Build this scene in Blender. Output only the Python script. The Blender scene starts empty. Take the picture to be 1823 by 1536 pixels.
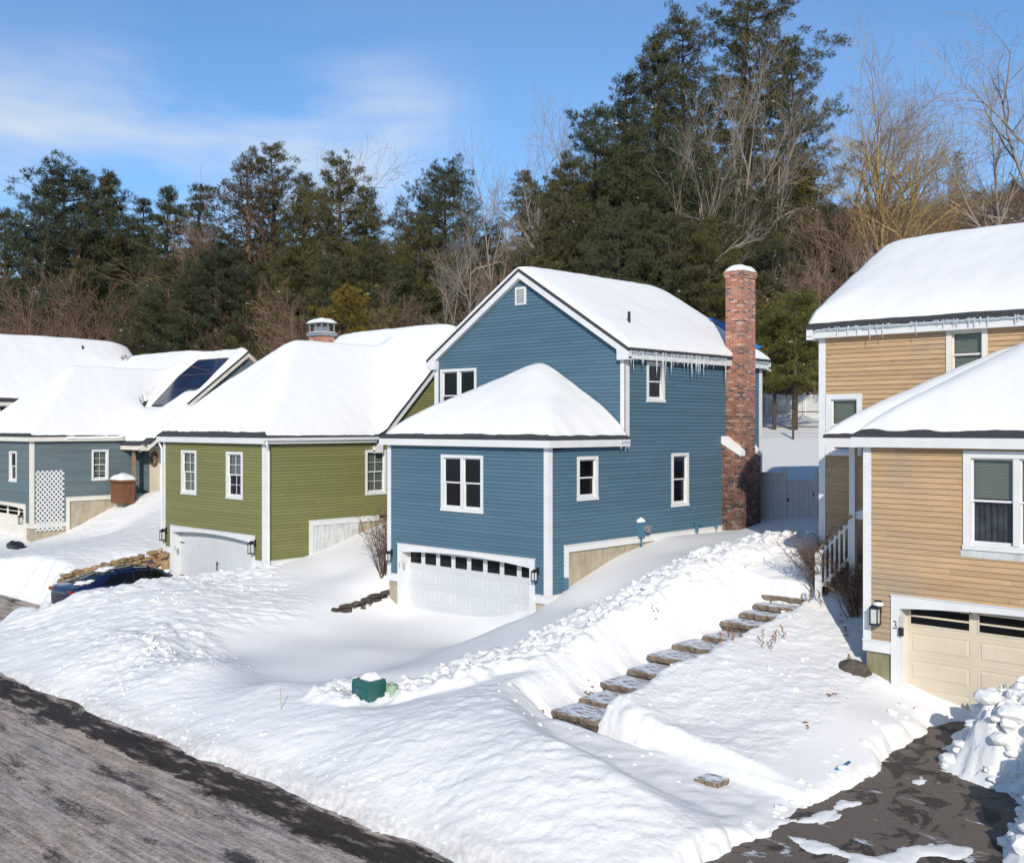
import bpy, math, random
import numpy as np
from mathutils import Vector, Matrix
R = math.radians
ZC = 6.3                      # camera height above the street
F_ = 1882.0; CX = 911.5; HY = 757.0
YAW = R(43.39); SN, CS = math.sin(YAW), math.cos(YAW)
scene = bpy.context.scene
COL = scene.collection
rng = random.Random(7)

# ---------------------------------------------------------------- survey helpers (measuring the place from the photograph)
def tt(px): return (px - CX) / F_
def onY(px, py, Y):
    t = tt(px); y = Y / (SN * t + CS)
    return (CS * t * y - SN * y, ZC + (HY - py) * y / F_)      # X, z
def onX(px, py, X):
    t = tt(px); y = X / (CS * t - SN)
    return (SN * t * y + CS * y, ZC + (HY - py) * y / F_)      # Y, z
def atz(px, py, zr):
    y = -zr * F_ / (py - HY); x = tt(px) * y
    return (CS * x - SN * y, SN * x + CS * y, zr)
def atd(px, d):
    x = tt(px) * d
    return (CS * x - SN * d, SN * x + CS * d)

# ---------------------------------------------------------------- materials
def newmat(name):
    m = bpy.data.materials.new(name); m.use_nodes = True
    nt = m.node_tree; b = nt.nodes['Principled BSDF']
    return m, nt, b
def N(nt, t, **kw):
    n = nt.nodes.new(t)
    for k, v in kw.items(): setattr(n, k, v)
    return n
def L(nt, a, b): nt.links.new(a, b)
def rampn(nt, fac, stops, interp='LINEAR'):
    r = N(nt, 'ShaderNodeValToRGB'); r.color_ramp.interpolation = interp
    e = r.color_ramp.elements
    while len(e) < len(stops): e.new(0.5)
    for i, (p, c) in enumerate(stops):
        e[i].position = p; e[i].color = (*c, 1) if len(c) == 3 else c
    L(nt, fac, r.inputs[0]); return r
def noise(nt, vec, scale, detail=4, rough=.55, dist=0):
    n = N(nt, 'ShaderNodeTexNoise'); n.inputs['Scale'].default_value = scale
    n.inputs['Detail'].default_value = detail; n.inputs['Roughness'].default_value = rough
    n.inputs['Distortion'].default_value = dist
    if vec is not None: L(nt, vec, n.inputs['Vector'])
    return n
def objco(nt, scale=(1, 1, 1), rot=(0, 0, 0), gen='Object'):
    tc = N(nt, 'ShaderNodeTexCoord'); mp = N(nt, 'ShaderNodeMapping')
    mp.inputs['Scale'].default_value = scale; mp.inputs['Rotation'].default_value = rot
    L(nt, tc.outputs[gen], mp.inputs['Vector']); return mp.outputs[0]
def mixc(nt, fac, a, b, mode='MIX'):
    m = N(nt, 'ShaderNodeMix'); m.data_type = 'RGBA'; m.blend_type = mode
    for s, v in ((0, fac), (6, a), (7, b)):
        if hasattr(v, 'links'): L(nt, v, m.inputs[s])
        else: m.inputs[s].default_value = v if s == 0 else ((*v, 1) if len(v) == 3 else v)
    return m.outputs[2]
def bump(nt, b, h, strength, dist=.02):
    n = N(nt, 'ShaderNodeBump'); n.inputs['Strength'].default_value = strength
    n.inputs['Distance'].default_value = dist; L(nt, h, n.inputs['Height'])
    L(nt, n.outputs[0], b.inputs['Normal']); return n
def math_(nt, op, a, b=0., clamp=False):
    m = N(nt, 'ShaderNodeMath'); m.operation = op; m.use_clamp = clamp
    for i, v in enumerate((a, b)):
        if hasattr(v, 'links'): L(nt, v, m.inputs[i])
        else: m.inputs[i].default_value = v
    return m.outputs[0]

M = {}
def simple(name, col, rough=.6, var=.12, sc=3., metal=0., bmp=0., bsc=40., spec=None):
    m, nt, b = newmat(name)
    v = objco(nt); n = noise(nt, v, sc, 5)
    c2 = tuple(max(0, c * (1 - var)) for c in col); c1 = tuple(min(1, c * (1 + var)) for c in col)
    r = rampn(nt, n.outputs[0], [(.3, c2), (.7, c1)])
    L(nt, r.outputs[0], b.inputs['Base Color'])
    b.inputs['Roughness'].default_value = rough; b.inputs['Metallic'].default_value = metal
    if spec is not None: b.inputs['Specular IOR Level'].default_value = spec
    if bmp:
        n2 = noise(nt, v, bsc, 4); bump(nt, b, n2.outputs[0], bmp)
    M[name] = m; return m

def mat_snow(name, fine=1.0, clump=0.0):
    m, nt, b = newmat(name)
    v = objco(nt)
    n0 = noise(nt, v, .35, 3)
    r = rampn(nt, n0.outputs[0], [(.3, (.77, .756, .728)), (.7, (.80, .785, .752))])
    L(nt, r.outputs[0], b.inputs['Base Color'])
    b.inputs['Roughness'].default_value = .75
    b.inputs['Specular IOR Level'].default_value = .25
    n1 = noise(nt, v, 6., 8, .62); n2 = noise(nt, v, 55., 3, .6)
    h = math_(nt, 'ADD', n1.outputs[0], math_(nt, 'MULTIPLY', n2.outputs[0], .12))
    bump(nt, b, h, .30 * fine, .045)
    M[name] = m
mat_snow('snow'); mat_snow('roof_snow', .55)
def mat_snow_ground():
    # smooth wind packed snow, with broken crust bumps where the 'churn' attribute says it has been shovelled
    m, nt, b = newmat('snow_ground')
    v = objco(nt)
    at = N(nt, 'ShaderNodeAttribute'); at.attribute_name = 'churn'
    n0 = noise(nt, v, .3, 3)
    r = rampn(nt, n0.outputs[0], [(.3, (.77, .756, .728)), (.7, (.80, .785, .752))])
    nd = noise(nt, v, 9., 4, .6)
    mud = rampn(nt, at.outputs['Alpha'], [(.0, (0, 0, 0)), (1., (1, 1, 1))])
    gr = math_(nt, 'MULTIPLY', mud.outputs[0], rampn(nt, nd.outputs[0], [(.42, (0, 0, 0)), (.62, (1, 1, 1))]).outputs[0])
    dirt = N(nt, 'ShaderNodeAttribute'); dirt.attribute_name = 'grime'
    gfac = math_(nt, 'MULTIPLY', dirt.outputs['Fac'], rampn(nt, nd.outputs[0], [(.35, (.2,) * 3), (.65, (1,) * 3)]).outputs[0])
    c = mixc(nt, gfac, r.outputs[0], (.42, .39, .36))
    L(nt, c, b.inputs['Base Color'])
    b.inputs['Roughness'].default_value = .75; b.inputs['Specular IOR Level'].default_value = .25
    n1 = noise(nt, v, 11., 9, .68, .3)
    vo = N(nt, 'ShaderNodeTexVoronoi'); vo.feature = 'SMOOTH_F1'; vo.inputs['Scale'].default_value = 12.
    nv = noise(nt, v, 3., 4); vv = N(nt, 'ShaderNodeMixRGB'); vv.inputs[0].default_value = .25
    L(nt, v, vv.inputs[1]); L(nt, nv.outputs['Color'], vv.inputs[2]); L(nt, vv.outputs[0], vo.inputs['Vector'])
    st = noise(nt, objco(nt, (3.4, 12., 3.4), (0, 0, R(38))), 2.0, 8, .68, .3)
    h1 = math_(nt, 'ADD', math_(nt, 'MULTIPLY', n1.outputs[0], 1.), math_(nt, 'MULTIPLY', vo.outputs[0], -.9))
    h1 = math_(nt, 'ADD', h1, math_(nt, 'MULTIPLY', st.outputs[0], .35))
    hc = math_(nt, 'MULTIPLY', h1, at.outputs['Fac'])
    sm = math_(nt, 'MULTIPLY', noise(nt, v, 14., 5, .6).outputs[0], .10)
    h = math_(nt, 'ADD', hc, sm)
    bump(nt, b, h, .6, .042)
    M['snow_ground'] = m
mat_snow_ground()

def mat_siding(name, col, phase, var=.08, natural=False):
    m, nt, b = newmat(name)
    tc = N(nt, 'ShaderNodeTexCoord'); sp = N(nt, 'ShaderNodeSeparateXYZ'); L(nt, tc.outputs['Object'], sp.inputs[0])
    row = math_(nt, 'FLOOR', math_(nt, 'DIVIDE', sp.outputs[2], .1042))
    u = math_(nt, 'ADD', sp.outputs[0], sp.outputs[1])
    off = N(nt, 'ShaderNodeTexWhiteNoise'); off.noise_dimensions = '1D'; L(nt, row, off.inputs['W'])
    seg = math_(nt, 'FLOOR', math_(nt, 'ADD', math_(nt, 'DIVIDE', u, 3.3 if not natural else 2.4), math_(nt, 'MULTIPLY', off.outputs[0], 7.)))
    cb = N(nt, 'ShaderNodeCombineXYZ'); L(nt, row, cb.inputs[0]); L(nt, seg, cb.inputs[1])
    wn = N(nt, 'ShaderNodeTexWhiteNoise'); wn.noise_dimensions = '2D'; L(nt, cb.outputs[0], wn.inputs['Vector'])
    cv = N(nt, 'ShaderNodeCombineXYZ'); L(nt, u, cv.inputs[0]); L(nt, sp.outputs[2], cv.inputs[1]); L(nt, math_(nt, 'MULTIPLY', wn.outputs[0], 20.), cv.inputs[2])
    mp = N(nt, 'ShaderNodeMapping'); mp.inputs['Scale'].default_value = (1, 14, 1); L(nt, cv.outputs[0], mp.inputs[0])
    gr = noise(nt, mp.outputs[0], 2.2, 6, .65)
    big = noise(nt, tc.outputs['Object'], .5, 4)
    if natural:
        base = rampn(nt, wn.outputs[0], [(0, tuple(c * .86 for c in col)), (.5, col), (1, tuple(c * 1.10 for c in col))])
        g = rampn(nt, gr.outputs[0], [(.25, (.72, .68, .62)), (.75, (1.0, 1.0, 1.0))])
        c = mixc(nt, 1., base.outputs[0], g.outputs[0], 'MULTIPLY')
        vo = N(nt, 'ShaderNodeTexVoronoi'); vo.inputs['Scale'].default_value = 2.2; L(nt, cv.outputs[0], vo.inputs['Vector'])
        kn = rampn(nt, vo.outputs['Distance'], [(.02, (.55,) * 3), (.07, (1.,) * 3)])
        c = mixc(nt, 1., c, kn.outputs[0], 'MULTIPLY')
        gg = rampn(nt, big.outputs[0], [(.55, (0, 0, 0)), (.72, (.6,) * 3)])
        c = mixc(nt, gg.outputs[0], c, (.30, .255, .20))
    else:
        base = rampn(nt, wn.outputs[0], [(0, tuple(c * (1 - var) for c in col)), (1, tuple(c * (1 + var) for c in col))])
        g = rampn(nt, gr.outputs[0], [(.25, (.90,) * 3), (.75, (1.,) * 3)])
        c = mixc(nt, 1., base.outputs[0], g.outputs[0], 'MULTIPLY')
        gg = rampn(nt, big.outputs[0], [(.5, (0, 0, 0)), (.8, (.30,) * 3)])
        c = mixc(nt, gg.outputs[0], c, tuple(x * .8 + .06 for x in col))
    jf = math_(nt, 'FRACT', math_(nt, 'ADD', math_(nt, 'DIVIDE', u, 3.3 if not natural else 2.4), math_(nt, 'MULTIPLY', off.outputs[0], 7.)))
    jl = math_(nt, 'LESS_THAN', jf, .0026)
    c = mixc(nt, math_(nt, 'MULTIPLY', jl, .55), c, tuple(x * .25 for x in col))
    L(nt, c, b.inputs['Base Color']); b.inputs['Roughness'].default_value = .62
    b.inputs['Specular IOR Level'].default_value = .3
    bump(nt, b, gr.outputs[0], .25, .004)
    M[name] = m
mat_siding('blue_siding', (.078, .148, .202), 0)
mat_siding('green_siding', (.192, .188, .068), 0)
mat_siding('grey_siding', (.125, .165, .175), 0, .14)
mat_siding('slate_siding', (.05, .09, .12), 0)
mat_siding('wood_siding', (.53, .355, .20), 0, natural=True)
simple('white_trim', (.66, .655, .64), .5, .05, 2.5)
simple('cream_trim', (.68, .64, .56), .55, .06, 2.5)
simple('white_paint', (.555, .56, .565), .45, .04, 1.5)
simple('cream_door', (.60, .51, .385), .5, .07, 1.3)
simple('fence_vinyl', (.50, .50, .48), .6, .06)
simple('black_metal', (.012, .014, .02), .4, .1)
simple('grey_metal', (.33, .34, .35), .4, .15, 8, .6)
simple('meter_blue', (.06, .15, .22), .5, .1)
simple('pale_plastic', (.5, .48, .42), .5, .05)
simple('wood_rail', (.25, .17, .10), .7, .3, 9)
simple('deck_wood', (.16, .065, .03), .7, .3, 9)
simple('utility_green', (.018, .105, .090), .45, .12, 5)
simple('pedestal_green', (.27, .36, .24), .5, .1, 5)
simple('tarp_blue', (.02, .17, .48), .5, .15, 6, bmp=.4, bsc=12)
simple('sled_blue', (.01, .13, .28), .4, .15)
simple('dead_leaf', (.26, .12, .05), .8, .3, 12)
simple('dead_stalk', (.16, .085, .04), .8, .3, 12)
simple('shrub_twig', (.13, .075, .05), .8, .3, 8)
simple('cable', (.10, .09, .08), .6, .1)
simple('ink', (.02, .02, .02), .5, .05)
simple('vent_white', (.64, .64, .63), .5, .04)
simple('wreath', (.14, .075, .04), .9, .4, 20)
simple('tail_red', (.25, .01, .01), .25, .1)
simple('tyre', (.02, .02, .02), .8, .1)
simple('stake_wood', (.42, .31, .18), .7, .2)
simple('curtain', (.13, .13, .14), .9, .5, 4)
simple('blind', (.50, .50, .42), .7, .04)
simple('bark_dark', (.075, .055, .042), .9, .35, 6, bmp=.5, bsc=14)

def mat_glass():
    m, nt, b = newmat('glass_dark')
    v = objco(nt); n = noise(nt, v, .8, 3)
    r = rampn(nt, n.outputs[0], [(.35, (.002, .002, .003)), (.7, (.008, .010, .012))])
    L(nt, r.outputs[0], b.inputs['Base Color']); b.inputs['Roughness'].default_value = .04
    b.inputs['Specular IOR Level'].default_value = .28
    n2 = noise(nt, v, 1.3, 2); bump(nt, b, n2.outputs[0], .12, .02)
    M['glass_dark'] = m
    m = bpy.data.materials.new('glass_clear'); m.use_nodes = True; nt = m.node_tree
    nt.nodes.remove(nt.nodes['Principled BSDF'])
    tr = N(nt, 'ShaderNodeBsdfTransparent'); tr.inputs[0].default_value = (.86, .90, .88, 1)
    gl = N(nt, 'ShaderNodeBsdfGlossy'); gl.inputs['Roughness'].default_value = .03
    fr = N(nt, 'ShaderNodeFresnel'); fr.inputs[0].default_value = 1.5
    mx = N(nt, 'ShaderNodeMixShader'); L(nt, math_(nt, 'MULTIPLY', fr.outputs[0], .7), mx.inputs[0])
    L(nt, tr.outputs[0], mx.inputs[1]); L(nt, gl.outputs[0], mx.inputs[2])
    L(nt, mx.outputs[0], nt.nodes['Material Output'].inputs[0])
    M['glass_clear'] = m
    m, nt, b = newmat('ice')
    b.inputs['Base Color'].default_value = (.80, .86, .90, 1); b.inputs['Roughness'].default_value = .12
    b.inputs['Transmission Weight'].default_value = .55; b.inputs['IOR'].default_value = 1.31
    M['ice'] = m
    m, nt, b = newmat('lamp_glass'); b.inputs['Base Color'].default_value = (.55, .56, .52, 1)
    b.inputs['Roughness'].default_value = .2; M['lamp_glass'] = m
mat_glass()

def mat_shingle():
    m, nt, b = newmat('shingle')
    v = objco(nt); n = noise(nt, v, 30, 4); n1 = noise(nt, v, 3, 3)
    r = rampn(nt, n.outputs[0], [(.3, (.018, .02, .023)), (.7, (.06, .063, .068))])
    L(nt, r.outputs[0], b.inputs['Base Color']); b.inputs['Roughness'].default_value = .85
    bump(nt, b, n.outputs[0], .6, .02); M['shingle'] = m
mat_shingle()
def mat_concrete(name, col):
    m, nt, b = newmat(name)
    v = objco(nt); n = noise(nt, v, 2.2, 7, .6); n2 = noise(nt, objco(nt, (5, 5, .7)), 2., 5)
    r = rampn(nt, n.outputs[0], [(.3, tuple(c * .75 for c in col)), (.7, tuple(c * 1.1 for c in col))])
    r2 = rampn(nt, n2.outputs[0], [(.35, (.8, .76, .68)), (.6, (1, 1, 1))])
    L(nt, mixc(nt, .8, r.outputs[0], r2.outputs[0], 'MULTIPLY'), b.inputs['Base Color'])
    b.inputs['Roughness'].default_value = .85; bump(nt, b, n.outputs[0], .3, .02)
    M[name] = m
mat_concrete('concrete', (.42, .36, .27)); mat_concrete('mossy_concrete', (.24, .225, .13)); mat_concrete('pale_panel', (.6, .62, .62))
def mat_brick():
    m, nt, b = newmat('brick')
    tc = N(nt, 'ShaderNodeTexCoord'); sp = N(nt, 'ShaderNodeSeparateXYZ'); L(nt, tc.outputs['Object'], sp.inputs[0])
    u = math_(nt, 'SUBTRACT', sp.outputs[1], sp.outputs[0])
    cb = N(nt, 'ShaderNodeCombineXYZ'); L(nt, u, cb.inputs[0]); L(nt, sp.outputs[2], cb.inputs[1])
    bt = N(nt, 'ShaderNodeTexBrick'); L(nt, cb.outputs[0], bt.inputs['Vector'])
    bt.inputs['Color1'].default_value = (0, 0, 0, 1); bt.inputs['Color2'].default_value = (1, 1, 1, 1); bt.inputs['Mortar'].default_value = (.5, .5, .5, 1)
    bt.inputs['Scale'].default_value = 1; bt.inputs['Brick Width'].default_value = .205; bt.inputs['Row Height'].default_value = .068
    bt.inputs['Mortar Size'].default_value = .0065; bt.inputs['Mortar Smooth'].default_value = .1
    bt.offset = .5
    big = noise(nt, tc.outputs['Object'], 1.6, 5, .7)
    hi = rampn(nt, sp.outputs[2], [(0, (0, 0, 0)), (1, (1, 1, 1))])
    # bricks and mortar get darker towards the bottom, upper stack is oranger and salt stained
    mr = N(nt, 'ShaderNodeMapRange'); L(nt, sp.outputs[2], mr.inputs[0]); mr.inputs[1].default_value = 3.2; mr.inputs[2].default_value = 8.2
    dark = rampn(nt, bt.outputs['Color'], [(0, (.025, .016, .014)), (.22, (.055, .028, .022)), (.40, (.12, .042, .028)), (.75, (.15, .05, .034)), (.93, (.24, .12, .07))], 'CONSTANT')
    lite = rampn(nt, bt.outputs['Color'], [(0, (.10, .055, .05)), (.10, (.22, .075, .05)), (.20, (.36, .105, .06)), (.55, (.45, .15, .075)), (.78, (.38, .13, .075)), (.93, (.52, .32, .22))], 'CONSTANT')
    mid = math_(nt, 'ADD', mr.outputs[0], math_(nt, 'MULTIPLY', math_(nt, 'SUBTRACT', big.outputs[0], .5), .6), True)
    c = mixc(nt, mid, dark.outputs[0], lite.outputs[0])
    stain = rampn(nt, noise(nt, tc.outputs['Object'], 3.2, 6, .7).outputs[0], [(.53, (0,) * 3), (.70, (.6,) * 3)])
    c = mixc(nt, stain.outputs[0], c, (.46, .37, .31))
    mort = mixc(nt, mid, (.17, .145, .115), (.42, .38, .34))
    c = mixc(nt, bt.outputs['Fac'], c, mort)
    L(nt, c, b.inputs['Base Color']); b.inputs['Roughness'].default_value = .85
    inv = math_(nt, 'SUBTRACT', 1., bt.outputs['Fac']); bump(nt, b, inv, .7, .012)
    M['brick'] = m
mat_brick()
def mat_stone(name, cols, snowy=0.):
    m, nt, b = newmat(name)
    v = objco(nt); oi = N(nt, 'ShaderNodeNewGeometry')
    n = noise(nt, v, 5, 6, .65); n2 = noise(nt, v, 25, 4)
    r = rampn(nt, n.outputs[0], [(.25, cols[0]), (.5, cols[1]), (.75, cols[2])])
    ri = rampn(nt, oi.outputs['Random Per Island'], [(0, (.55, .55, .55)), (1, (1.15, 1.1, 1.05))])
    c = mixc(nt, 1., r.outputs[0], ri.outputs[0], 'MULTIPLY')
    if snowy:
        sx = N(nt, 'ShaderNodeSeparateXYZ'); L(nt, oi.outputs['Normal'], sx.inputs[0])
        up = rampn(nt, sx.outputs[2], [(.75, (0,) * 3), (.92, (1,) * 3)])
        sn = rampn(nt, noise(nt, objco(nt, (2.2, 6, 2)), 1.9, 6, .65).outputs[0], [(.48 - snowy * .1, (0,) * 3), (.60 - snowy * .1, (1,) * 3)])
        c = mixc(nt, math_(nt, 'MULTIPLY', up.outputs[0], sn.outputs[0]), c, (.72, .74, .78))
    L(nt, c, b.inputs['Base Color']); b.inputs['Roughness'].default_value = .85
    bump(nt, b, math_(nt, 'ADD', n.outputs[0], n2.outputs[0]), .5, .03)
    M[name] = m
mat_stone('step_stone', [(.09, .065, .045), (.20, .155, .11), (.30, .24, .17)], .8)
mat_stone('wall_stone', [(.14, .08, .04), (.38, .25, .12), (.50, .38, .22)])
mat_stone('dark_stone', [(.035, .028, .022), (.085, .07, .055), (.15, .12, .09)])

def mat_road():
    m, nt, b = newmat('road')
    tc = N(nt, 'ShaderNodeTexCoord'); sp = N(nt, 'ShaderNodeSeparateXYZ'); L(nt, tc.outputs['Object'], sp.inputs[0])
    st = noise(nt, objco(nt, (.55, 1.9, 1), (0, 0, R(-4))), 1.7, 8, .70, .2)      # long salt streaks dragged along the traffic
    st2 = noise(nt, objco(nt, (.16, 7., 1), (0, 0, R(-4))), 1.6, 5, .65)
    fine = noise(nt, tc.outputs['Object'], 38, 5, .7)
    blot = noise(nt, objco(nt, (.42, 1.5, 1), (0, 0, R(-5))), 1.1, 6, .58, .2)
    salt = rampn(nt, math_(nt, 'ADD', math_(nt, 'MULTIPLY', st.outputs[0], .6), math_(nt, 'MULTIPLY', st2.outputs[0], .4)),
                 [(.36, (.20, .183, .17)), (.45, (.36, .33, .305)), (.56, (.58, .53, .49))])
    grain = noise(nt, objco(nt, (1.2, 2.2, 1)), 9., 7, .72)
    tan = rampn(nt, noise(nt, objco(nt, (.3, 1.4, 1)), 1.1, 5, .6).outputs[0], [(.4, (1.0, .99, 1.0)), (.6, (1.06, .98, .90))])
    c0 = mixc(nt, 1., salt.outputs[0], tan.outputs[0], 'MULTIPLY')
    lines = rampn(nt, noise(nt, objco(nt, (.10, 26., 1), (0, 0, R(-4))), 1., 3, .5).outputs[0], [(.35, (.84,) * 3), (.6, (1.08,) * 3)])
    c0 = mixc(nt, 1., c0, lines.outputs[0], 'MULTIPLY')
    wv = math_(nt, 'ADD', blot.outputs[0], math_(nt, 'MULTIPLY', math_(nt, 'SUBTRACT', grain.outputs[0], .5), .42))
    wet = rampn(nt, wv, [(.36, (1,) * 3), (.46, (0,) * 3)])
    c = mixc(nt, math_(nt, 'MULTIPLY', wet.outputs[0], .9), c0, (.040, .035, .034))
    # bare wet strip along the snow bank
    w1 = noise(nt, objco(nt, (.8, 2.2, 1)), 1.9, 8, .7, .8)
    yy = math_(nt, 'ADD', sp.outputs[1], math_(nt, 'MULTIPLY', math_(nt, 'SUBTRACT', w1.outputs[0], .5), 1.1))
    band = math_(nt, 'MULTIPLY', rampn(nt, math_(nt, 'SUBTRACT', yy, 9.62), [(0, (0,) * 3), (.05, (1,) * 3), (.80, (1,) * 3), (.9, (0,) * 3)]).outputs[0], rampn(nt, noise(nt, objco(nt, (.5, 1.6, 1)), 2.3, 7, .7).outputs[0], [(.36, (.25,) * 3), (.47, (.96,) * 3)]).outputs[0])
    c = mixc(nt, band, c, (.030, .022, .018))
    fr = rampn(nt, fine.outputs[0], [(.3, (.55,) * 3), (.7, (1.3,) * 3)])
    c = mixc(nt, 1., c, fr.outputs[0], 'MULTIPLY')
    sp2 = rampn(nt, noise(nt, tc.outputs['Object'], 11, 6, .75).outputs[0], [(.32, (.5, .47, .44)), (.55, (1.12, 1.06, .98))])
    c = mixc(nt, 1., c, sp2.outputs[0], 'MULTIPLY')
    L(nt, c, b.inputs['Base Color']); b.inputs['Roughness'].default_value = .8
    b.inputs['Specular IOR Level'].default_value = .25
    bump(nt, b, math_(nt, 'ADD', fine.outputs[0], math_(nt, 'MULTIPLY', st2.outputs[0], 1.5)), .7, .02)
    M['road'] = m
    m, nt, b = newmat('driveway_asphalt')
    v = objco(nt); f = noise(nt, v, 45, 4, .7); g = noise(nt, v, 1.6, 6, .62, .9); g2 = noise(nt, objco(nt, (.7, 1.8, 1), (0, 0, R(12))), 1.3, 9, .66, .6)
    r = rampn(nt, f.outputs[0], [(.3, (.085, .068, .053)), (.7, (.185, .150, .12))])
    wet = rampn(nt, g.outputs[0], [(.53, (0,) * 3), (.57, (.8,) * 3), (.66, (.75,) * 3), (.70, (.1,) * 3)])
    c = mixc(nt, wet.outputs[0], r.outputs[0], (.02, .016, .014))
    ice = rampn(nt, g2.outputs[0], [(.60, (0,) * 3), (.64, (.85,) * 3)])
    c = mixc(nt, ice.outputs[0], c, (.66, .68, .70))
    L(nt, c, b.inputs['Base Color']); b.inputs['Roughness'].default_value = .75
    bump(nt, b, f.outputs[0], .6, .015); M['driveway_asphalt'] = m
mat_road()
def mat_solar():
    m, nt, b = newmat('solar_cell')
    v = objco(nt)
    b.inputs['Base Color'].default_value = (.006, .014, .045, 1); b.inputs['Roughness'].default_value = .15
    b.inputs['Specular IOR Level'].default_value = .6
    M['solar_cell'] = m
    m, nt, b = newmat('car_paint'); b.inputs['Base Color'].default_value = (.003, .007, .040, 1)
    b.inputs['Roughness'].default_value = .22; b.inputs['Coat Weight'].default_value = 1; b.inputs['Coat Roughness'].default_value = .05
    M['car_paint'] = m
mat_solar()
def mat_needles(name, c0, c1, c2):
    m, nt, b = newmat(name)
    oi = N(nt, 'ShaderNodeObjectInfo'); ge = N(nt, 'ShaderNodeNewGeometry')
    n = noise(nt, objco(nt), .9, 4)
    a = math_(nt, 'ADD', math_(nt, 'MULTIPLY', n.outputs[0], .7), math_(nt, 'MULTIPLY', ge.outputs['Random Per Island'], .3))
    r = rampn(nt, a, [(.3, c0), (.5, c1), (.72, c2)])
    t = rampn(nt, oi.outputs['Random'], [(0, (.82, .9, .88)), (.5, (1., 1., 1.)), (1, (1.25, 1.12, .9))])
    c = mixc(nt, 1., r.outputs[0], t.outputs[0], 'MULTIPLY')
    L(nt, c, b.inputs['Base Color']); b.inputs['Roughness'].default_value = .75
    b.inputs['Specular IOR Level'].default_value = .15
    M[name] = m
mat_needles('needles', (.036, .040, .018), (.070, .072, .031), (.118, .112, .050))
mat_needles('needles_blue', (.032, .040, .024), (.060, .068, .037), (.098, .102, .056))
mat_needles('needles_olive', (.07, .07, .02), (.135, .125, .035), (.20, .18, .055))
mat_needles('needles_gold', (.08, .062, .012), (.14, .105, .02), (.20, .14, .03))
mat_needles('needles_brown', (.045, .035, .018), (.085, .06, .033), (.13, .088, .05))
mat_needles('brush_brown', (.085, .052, .034), (.15, .095, .062), (.22, .145, .095))
def mat_bark(name, a, b_, c_):
    m, nt, b = newmat(name)
    oi = N(nt, 'ShaderNodeObjectInfo'); n = noise(nt, objco(nt), 2.5, 5)
    r = rampn(nt, n.outputs[0], [(.3, a), (.7, b_)])
    c = mixc(nt, math_(nt, 'MULTIPLY', oi.outputs['Random'], .6), r.outputs[0], c_)
    L(nt, c, b.inputs['Base Color']); b.inputs['Roughness'].default_value = .85
    M[name] = m
mat_bark('bark_pale', (.19, .15, .12), (.32, .265, .21), (.21, .18, .15))
mat_bark('bark_gold', (.20, .13, .045), (.36, .25, .10), (.25, .2, .12))
mat_bark('bark_brown', (.16, .085, .055), (.28, .16, .105), (.20, .14, .10))

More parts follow.
